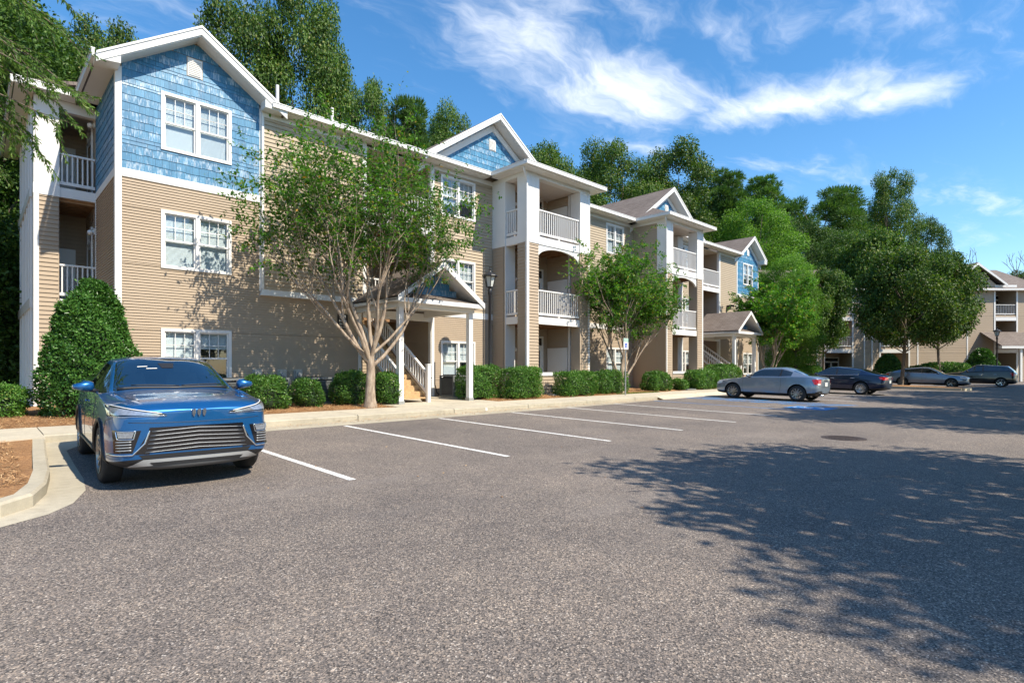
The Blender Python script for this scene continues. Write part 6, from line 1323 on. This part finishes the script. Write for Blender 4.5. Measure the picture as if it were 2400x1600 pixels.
# ---- clipped shrubs ----
def shrub_mesh(kind, seed, n, leaf, sx=1., sy=1., sz=1.):
    r = np.random.default_rng(seed); d = rdir(r, n); 
    if kind == 'egg':
        t = r.random(n) ** .8; th = r.uniform(0, 6.283, n); prof = np.sqrt(np.clip(1 - t ** 2.3, 0, 1)) * (1 - .22 * t) * (.86 + .14 * np.clip(t / .18, 0, 1)); p = np.stack([prof * np.cos(th) * sx, prof * np.sin(th) * sy, t * sz], 1); nn = np.stack([np.cos(th), np.sin(th), .25 + t], 1)
    elif kind == 'ball':
        d[:, 2] = np.where(d[:, 2] < -.75, -d[:, 2], d[:, 2]); e = .75; q = np.sign(d) * np.abs(d) ** e; q /= np.max(np.abs(q), axis=1, keepdims=True) ** .35; p = q * np.array([sx, sy, sz]); p[:, 2] += sz; nn = d
    else:
        f = r.choice(5, n, p=[.26, .12, .12, .38, .12]); u = r.uniform(-1, 1, n); v = r.uniform(-1, 1, n); p = np.zeros((n, 3))
        for k, (a, b) in enumerate((((0, -1, 0), 0), ((-1, 0, 0), 1), ((1, 0, 0), 1), ((0, 0, 1), 2), ((0, 1, 0), 0))):
            m = f == k; A = np.array(a, float); o = [i for i in range(3) if a[i] == 0]; p[m] = A; p[m, o[0]] = u[m]; p[m, o[1]] = v[m]
        l = (np.abs(p) ** 7).sum(1) ** (1 / 7.); p = p / l[:, None]; nn = p.copy(); p = p * np.array([sx, sy, sz]); p[:, 2] += sz
    nn = nn / np.linalg.norm(nn, axis=1, keepdims=True)
    bmp = .06 * np.sin(p[:, 0] * 5 + seed) * np.cos(p[:, 2] * 6 + seed) + .045 * np.sin(p[:, 1] * 9 + p[:, 0] * 7 + seed) + .03 * np.sin(p[:, 2] * 13 + p[:, 0] * 11) + np.where(r.random(n) < .05, r.random(n) * .11, 0)
    p = p + nn * (bmp - np.abs(r.normal(0, .035, n)) - r.random(n) ** 3 * .12 + .02)[:, None]
    p[:, 2] = np.maximum(p[:, 2], .03)
    ax = rdir(r, n) * .9 + nn * .5 + np.array([0, 0, .35]); V, F = leaves(p, ax, nn + rdir(r, n) * .6, leaf * r.uniform(.7, 1.35, n), leaf * .55); return mesh_np('foliage', V, F, [M['leaf_holly' if kind == 'egg' else 'leaf_box']])
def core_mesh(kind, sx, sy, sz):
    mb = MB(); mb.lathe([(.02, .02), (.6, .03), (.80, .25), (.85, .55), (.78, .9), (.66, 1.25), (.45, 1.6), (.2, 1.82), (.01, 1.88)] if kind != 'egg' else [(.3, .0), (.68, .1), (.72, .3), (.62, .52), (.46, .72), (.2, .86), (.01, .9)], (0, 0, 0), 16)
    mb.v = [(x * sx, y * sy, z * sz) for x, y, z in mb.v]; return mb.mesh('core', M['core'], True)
def shrub(kind, name, label, x, y, sx, sy, sz, n, leaf, seed, z=None, group='clipped shrubs along the building'):
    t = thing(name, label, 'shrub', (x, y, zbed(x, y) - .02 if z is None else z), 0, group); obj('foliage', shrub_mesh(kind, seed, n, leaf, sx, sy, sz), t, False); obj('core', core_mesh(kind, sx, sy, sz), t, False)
    mb = MB()
    for k in range(4): a = k * 1.6; mb.tube([(math.cos(a) * .05, math.sin(a) * .05, -.05), (math.cos(a) * sx * .3, math.sin(a) * sy * .3, sz * .6)], .018, 5)
    mb.build('stems', M['bark'], t, True, False); return t
shrub('egg', 'holly_shrub', 'tall egg shaped holly beside the blue crossover', 2.05, 16.55, 1.05, 1.0, 3.15, 26000, .075, 1, group='rounded hollies')
for i, (k, lab, x, y, sx, sy, sz, n, lf) in enumerate((
    ('ball', 'rounded boxwood right of the blue crossover', 5.78, 15.75, .56, .52, .46, 7500, .055), ('ball', 'smaller rounded boxwood between two air conditioners', 7.02, 15.85, .43, .42, .40, 5500, .055), ('ball', 'boxwood left of the pale crape myrtle trunk', 8.35, 15.85, .58, .50, .50, 7500, .055), ('ball', 'boxwood right of the pale crape myrtle trunk', 9.45, 15.6, .42, .48, .50, 6000, .055),
    ('box', 'square hedge block left of the black lamp post', 13.35, 15.75, .80, .55, .60, 9000, .06), ('box', 'square hedge block right of the black lamp post', 14.85, 15.15, .85, .52, .58, 9000, .06), ('ball', 'hedge block at the foot of the first balcony tower', 15.55, 15.4, .62, .5, .62, 6500, .06),
    ('box', 'long hedge block before the first balcony tower', 18.1, 15.05, 1.12, .5, .50, 9500, .065), ('box', 'hedge block left of the parking sign post', 20.55, 15.25, 1.15, .5, .50, 9000, .065), ('ball', 'round boxwood at the corner of the second balcony tower', 24.6, 15.25, .95, .55, .48, 7500, .07),
    ('ball', 'small boxwood below the second tower balcony', 26.6, 15.1, .42, .4, .28, 3000, .07), ('ball', 'large round boxwood before the second tower', 28.7, 15.0, 1.35, .65, .52, 9000, .08), ('ball', 'broad bright shrub left of the second portico', 31.9, 15.4, 1.7, .8, .66, 9000, .09))):
    shrub(k, 'boxwood_shrub', lab, x, y, sx * .9, sy * .9, sz * .95, n, lf, 40 + i)
shrub('ball', 'boxwood_shrub', 'low hedge at the left picture edge, upper row', -.2, 18.4, .95, .6, .40, 7000, .06, 71); shrub('ball', 'boxwood_shrub', 'low hedge at the left picture edge, lower row', .15, 17.2, .8, .55, .36, 7000, .06, 72)
# shrubs round the far building
for i, (k, lab, px, d, sx, sz) in enumerate((('egg', 'dark round holly behind the island oak trunk', 2082, 55, 1.35, 2.6), ('egg', 'round holly at the corner of the far building', 2302, 54, 1.5, 3.1), ('ball', 'broad pale shrub before the far building', 2215, 53, 1.9, .85), ('ball', 'low dark shrub left of the far patio', 1880, 54, 1.6, .7), ('ball', 'dark shrub before the far wall', 2165, 54, 1.2, .7))):
    t = (px - 1200) / 1320.34; x, y = (.7218 * t + .6921) * d, (-.6921 * t + .7218) * d; shrub(k, 'holly_shrub' if k == 'egg' else 'evergreen_shrub', lab, x, y, sx, sx, sz, 6000, .17, 80 + i, .2, 'shrubs round the far building')
# ---- willow oak branches hanging in at the left ----
def hanging():
    r = np.random.default_rng(77); rr = random.Random(77); mb = MB(); root = thing('willow_oak_tree', 'willow oak at the left picture edge with long narrow leaves hanging in', 'tree', (-2.3, 13.8, .3)); c = []; ax = []
    limb(mb, (0, 0, -.2), (.3, .2, 9.2), .26, .14, .03, rr, 10, 8)
    for k in range(34):
        z = rr.uniform(7.6, 11.2); a = rr.uniform(-1.0, 1.3); l = rr.uniform(2.0, 3.9); d = Vector((math.cos(a), math.sin(a), rr.uniform(.1, .5))).normalized(); P = [Vector((.25, .15, z * .78))]
        for j in range(9): d = (d + Vector((rr.uniform(-.12, .12), rr.uniform(-.12, .12), -.10))).normalized(); P.append(P[-1] + d * l / 9)
        mb.tube(P, [.035 * (1 - j / 11) for j in range(10)], 5, False)
        for j in range(2, 10):
            for _ in range(3):
                dd = (d + Vector((rr.uniform(-.9, .9), rr.uniform(-.9, .9), rr.uniform(-.9, .1)))).normalized(); e = P[j] + dd * rr.uniform(.3, .8); mb.tube([P[j], e], [.008, .003], 3, False)
                for q in range(44): c.append(P[j].lerp(e, rr.random())); ax.append(dd)
    mb.build('trunk', M['bark'], root, True, False); c = np.array(c); ax = np.array(ax); n = len(c); V, F = leaves(c, ax * .7 + rdir(r, n) * .7 + np.array([0, 0, -.35]), rdir(r, n), .10 * r.uniform(.7, 1.3, n), .025); obj('crown', mesh_np('crown', V, F, [M['leaf_willow']]), root, False)
hanging()
print('leaves', n1, n2, n3)
# ------------------------------------------------------------------ lamp posts, sign, air conditioners, loose things
def lamppost(x, y, z, h, label):
    t = thing('lamp_post', label, 'street lamp', (x, y, z), group='black lantern lamp posts'); m = MB()
    m.lathe([(.11, 0), (.11, .10), (.085, .16), (.075, .5), (.075, .52), (.062, .56), (.058, h - .95), (.075, h - .93), (.085, h - .75), (.06, h - .72)], n=16); m.build('pole', M['blackmetal'], t, True, False)
    m = MB(); m.lathe([(.0, h - .70), (.10, h - .70), (.12, h - .66), (.13, h - .64)], n=6); m.lathe([(.27, h - .27), (.30, h - .25), (.29, h - .22), (.20, h - .14), (.06, h - .09), (.035, h - .04), (.045, h - .02), (.02, h), (0, h + .02)], n=12)
    for k in range(6):
        a = k * math.pi / 3; m.bar((.125 * math.cos(a), .125 * math.sin(a), h - .65), (.22 * math.cos(a), .22 * math.sin(a), h - .26), .022, .022)
    hd = m.build('lantern', M['blackmetal'], t, False, False)
    m = MB(); m.lathe([(.115, h - .65), (.205, h - .265)], n=6); m.build('lantern_glass', frost, hd, False, False)
    m = MB(); m.tube([(0, 0, h), (0, 0, h + .10)], .012, 6); m.build('finial', M['blackmetal'], hd, False, False)
frost = simple('frosted_glass', (.62, .64, .60), .25, .05)
lamppost(13.96, 15.75, zbed(0, 15.7) - .02, 4.80, 'black lantern lamp post between the hedge blocks')
t_ = (2337 - 1200) / 1320.34; lamppost((.7218 * t_ + .6921) * 50, (-.6921 * t_ + .7218) * 50, .2, 4.8, 'black lantern lamp post near the far portico')
# accessible parking sign
t = thing('parking_sign', 'white accessible parking sign on a grey post', 'sign', (20.13, 14.0, zwalk(14)))
m = MB(); m.box(-.025, .025, -.02, .02, 0, 2.40); m.build('post', M['greymetal'], t, world=False)
m = MB(); m.box(-.17, .17, -.034, -.022, 1.95, 2.42); pl = m.build('sign_plate', M['signwhite'], t, world=False)
m = MB(); m.box(-.165, .165, -.037, -.0345, 2.26, 2.41); m.build('green_panel', M['signgreen'], pl, world=False)
for k, s in enumerate(('RESERVED', 'PARKING')): text(s, .062, (0, -.039, 2.365 - k * .062), 'signwhite', pl, world=False)
m = MB(); m.box(-.095, .095, -.037, -.0345, 2.02, 2.21); m.build('symbol_panel', M['signblue'], pl, world=False)
m = MB()
def vdisc(mb, cx, cz, r, r0=0, a0=0, a1=6.2832, n=16, y=-.0395):
    for k in range(n):
        p, q = a0 + (a1 - a0) * k / n, a0 + (a1 - a0) * (k + 1) / n; mb.add([(cx + r0 * math.cos(p), y, cz + r0 * math.sin(p)), (cx + r * math.cos(p), y, cz + r * math.sin(p)), (cx + r * math.cos(q), y, cz + r * math.sin(q)), (cx + r0 * math.cos(q), y, cz + r0 * math.sin(q))], [(0, 1, 2, 3)])
vdisc(m, -.015, 2.185, .014); m.box(-.024, -.008, -.0395, -.0375, 2.10, 2.17); m.box(-.02, .035, -.0396, -.0376, 2.098, 2.112); m.box(.028, .042, -.0397, -.0377, 2.045, 2.104); m.box(-.02, .03, -.0398, -.0378, 2.135, 2.146); vdisc(m, -.005, 2.085, .045, .033, 2.2, 6.0); m.build('wheelchair_symbol', M['signwhite'], pl, world=False)
# white strip on the kerb
m = MB(); m.box(11.25, 11.33, 12.888, 12.9, lot(12.9) + .03, lot(12.9) + .125); m.build('kerb_marking', M['linewhite'], kerb)
# air conditioners
def acunit(x, y, label, s=.40, h=.82, z=None):
    z = zbed(x, y) - .03 if z is None else z; t = thing('air_conditioner', label, 'air conditioner', (x, y, z), group='air conditioner condensers beside the walls')
    m = MB(); m.box(-s - .06, s + .06, -s - .06, s + .06, 0, .07); m.build('pad', M['walk'], t, world=False)
    m = MB(); m.box(-s + .03, s - .03, -s + .03, s - .03, .07, h - .03); m.build('coil', M['acdark'], t, world=False)
    m = MB()
    for (a, b) in ((-1, -1), (1, -1), (1, 1), (-1, 1)): m.box(a * s - .03, a * s + .03, b * s - .03, b * s + .03, .07, h)
    m.box(-s - .03, s + .03, -s - .03, s + .03, h, h + .05); m.box(-s - .02, s + .02, -s - .02, s + .02, .07, .13); m.build('cabinet', M['acmetal'], t, world=False)
    for k in range(14):
        zz = .16 + k * (h - .2) / 14; m = MB()
        for (x0, x1, y0, y1) in ((-s + .03, s - .03, -s - .012, -s + .02), (-s + .03, s - .03, s - .02, s + .012), (-s - .012, -s + .02, -s + .03, s - .03), (s - .02, s + .012, -s + .03, s - .03)): m.box(x0, x1, y0, y1, zz, zz + .022)
        m.build('louvre', M['acmetal'], t, world=False)
    m = MB(); m.lathe([(.05, h + .07), (.09, h + .07), (.09, h + .06)], n=16)
    for k in range(5): m.lathe([(.13 + k * .05, h + .06), (.14 + k * .05, h + .066), (.15 + k * .05, h + .06)], n=24)
    m.build('fan_grille', M['blackmetal'], t, world=False)
for x, y, l in ((5.05, 16.75, 'grey air conditioner hidden behind the blue crossover'), (6.35, 16.95, 'air conditioner left of the smaller rounded boxwood'), (7.72, 16.95, 'air conditioner right of the smaller rounded boxwood'), (13.35, 17.05, 'air conditioner under the window right of the stairs'), (23.1, 16.7, 'dark air conditioner left of the second balcony tower')): acunit(x, y, l, .40 if x < 20 else .46, .80 if x < 20 else .9)
# meter panel and gas pipes by the second stairs
m = MB(); m.box(-.18, .18, -.1, .0, .6, 1.1); m.tube([(-.1, -.05, 0), (-.1, -.05, .6)], .02, 8); m.tube([(.1, -.05, 0), (.1, -.05, .35), (.3, -.05, .4), (.3, -.05, .9)], .02, 8); o = m.build('utility_meter', M['blackmetal']); o.location = (37.6, 17.88, .36); WM[o.name] = Matrix.Translation((37.6, 17.88, .36)); tag(o, 'black utility meter and pipes beside the second portico', 'meter')
# splash block and dark edging stones by the towers
for x, y, l in ((17.3, 15.35, 'flat dark splash block by the first tower'), (27.0, 14.8, 'flat dark splash block by the second tower')):
    m = MB(); m.box(-.45, .45, -.16, .16, 0, .06); o = m.build('splash_block', M['acmetal'], bevel=.015); o.location = (x, y, zbed(x, y)); tag(o, l, 'splash block')
# fallen leaves on the asphalt
r = np.random.default_rng(4); n = 50; c = np.stack([r.uniform(1, 20, n), r.uniform(.8, 12, n), np.zeros(n)], 1); c[:, 2] = SL * c[:, 1] + .006; V, F = leaves(c, np.concatenate([rdir(r, n)[:, :2], np.full((n, 1), .05)], 1), np.tile([[0, 0, 1.]], (n, 1)), r.uniform(.03, .06, n), .025); tag(obj('fallen_leaves', mesh_np('fallen_leaves', V, F, [M['straw']])), 'scattered dry fallen leaves on the asphalt', 'leaves', kind='stuff')
V, F = straws(2600, [(1.8, 21, 12.45, 12.9)], lambda x, y: lot(y) + .014, 6)
tag(obj('gutter_litter', mesh_np('gutter_litter', V, F, [M['straw']])), 'thin line of dry needles and leaf litter along the gutter', 'leaf litter', kind='stuff')
# a cane chair on the second floor balcony of the first tower
t = thing('balcony_chair', 'pale cane chair on the second floor balcony of the first tower', 'chair', (16.75, 16.75, 3.52), R(200)); cane = simple('cane', (.55, .46, .28), .7, .15, 12)
m = MB(); m.box(-.24, .24, -.24, .24, .40, .45); m.build('seat', cane, t, world=False); m = MB(); m.box(-.24, .24, .21, .25, .45, .92); m.build('backrest', cane, t, world=False)
for a in (-1, 1):
    for b in (-1, 1): m = MB(); m.box(a * .21 - .02, a * .21 + .02, b * .21 - .02, b * .21 + .02, 0, .40); m.build('leg', cane, t, world=False)
    m = MB(); m.box(a * .25 - .02, a * .25 + .02, -.22, .24, .62, .65); m.build('armrest', cane, t, world=False)
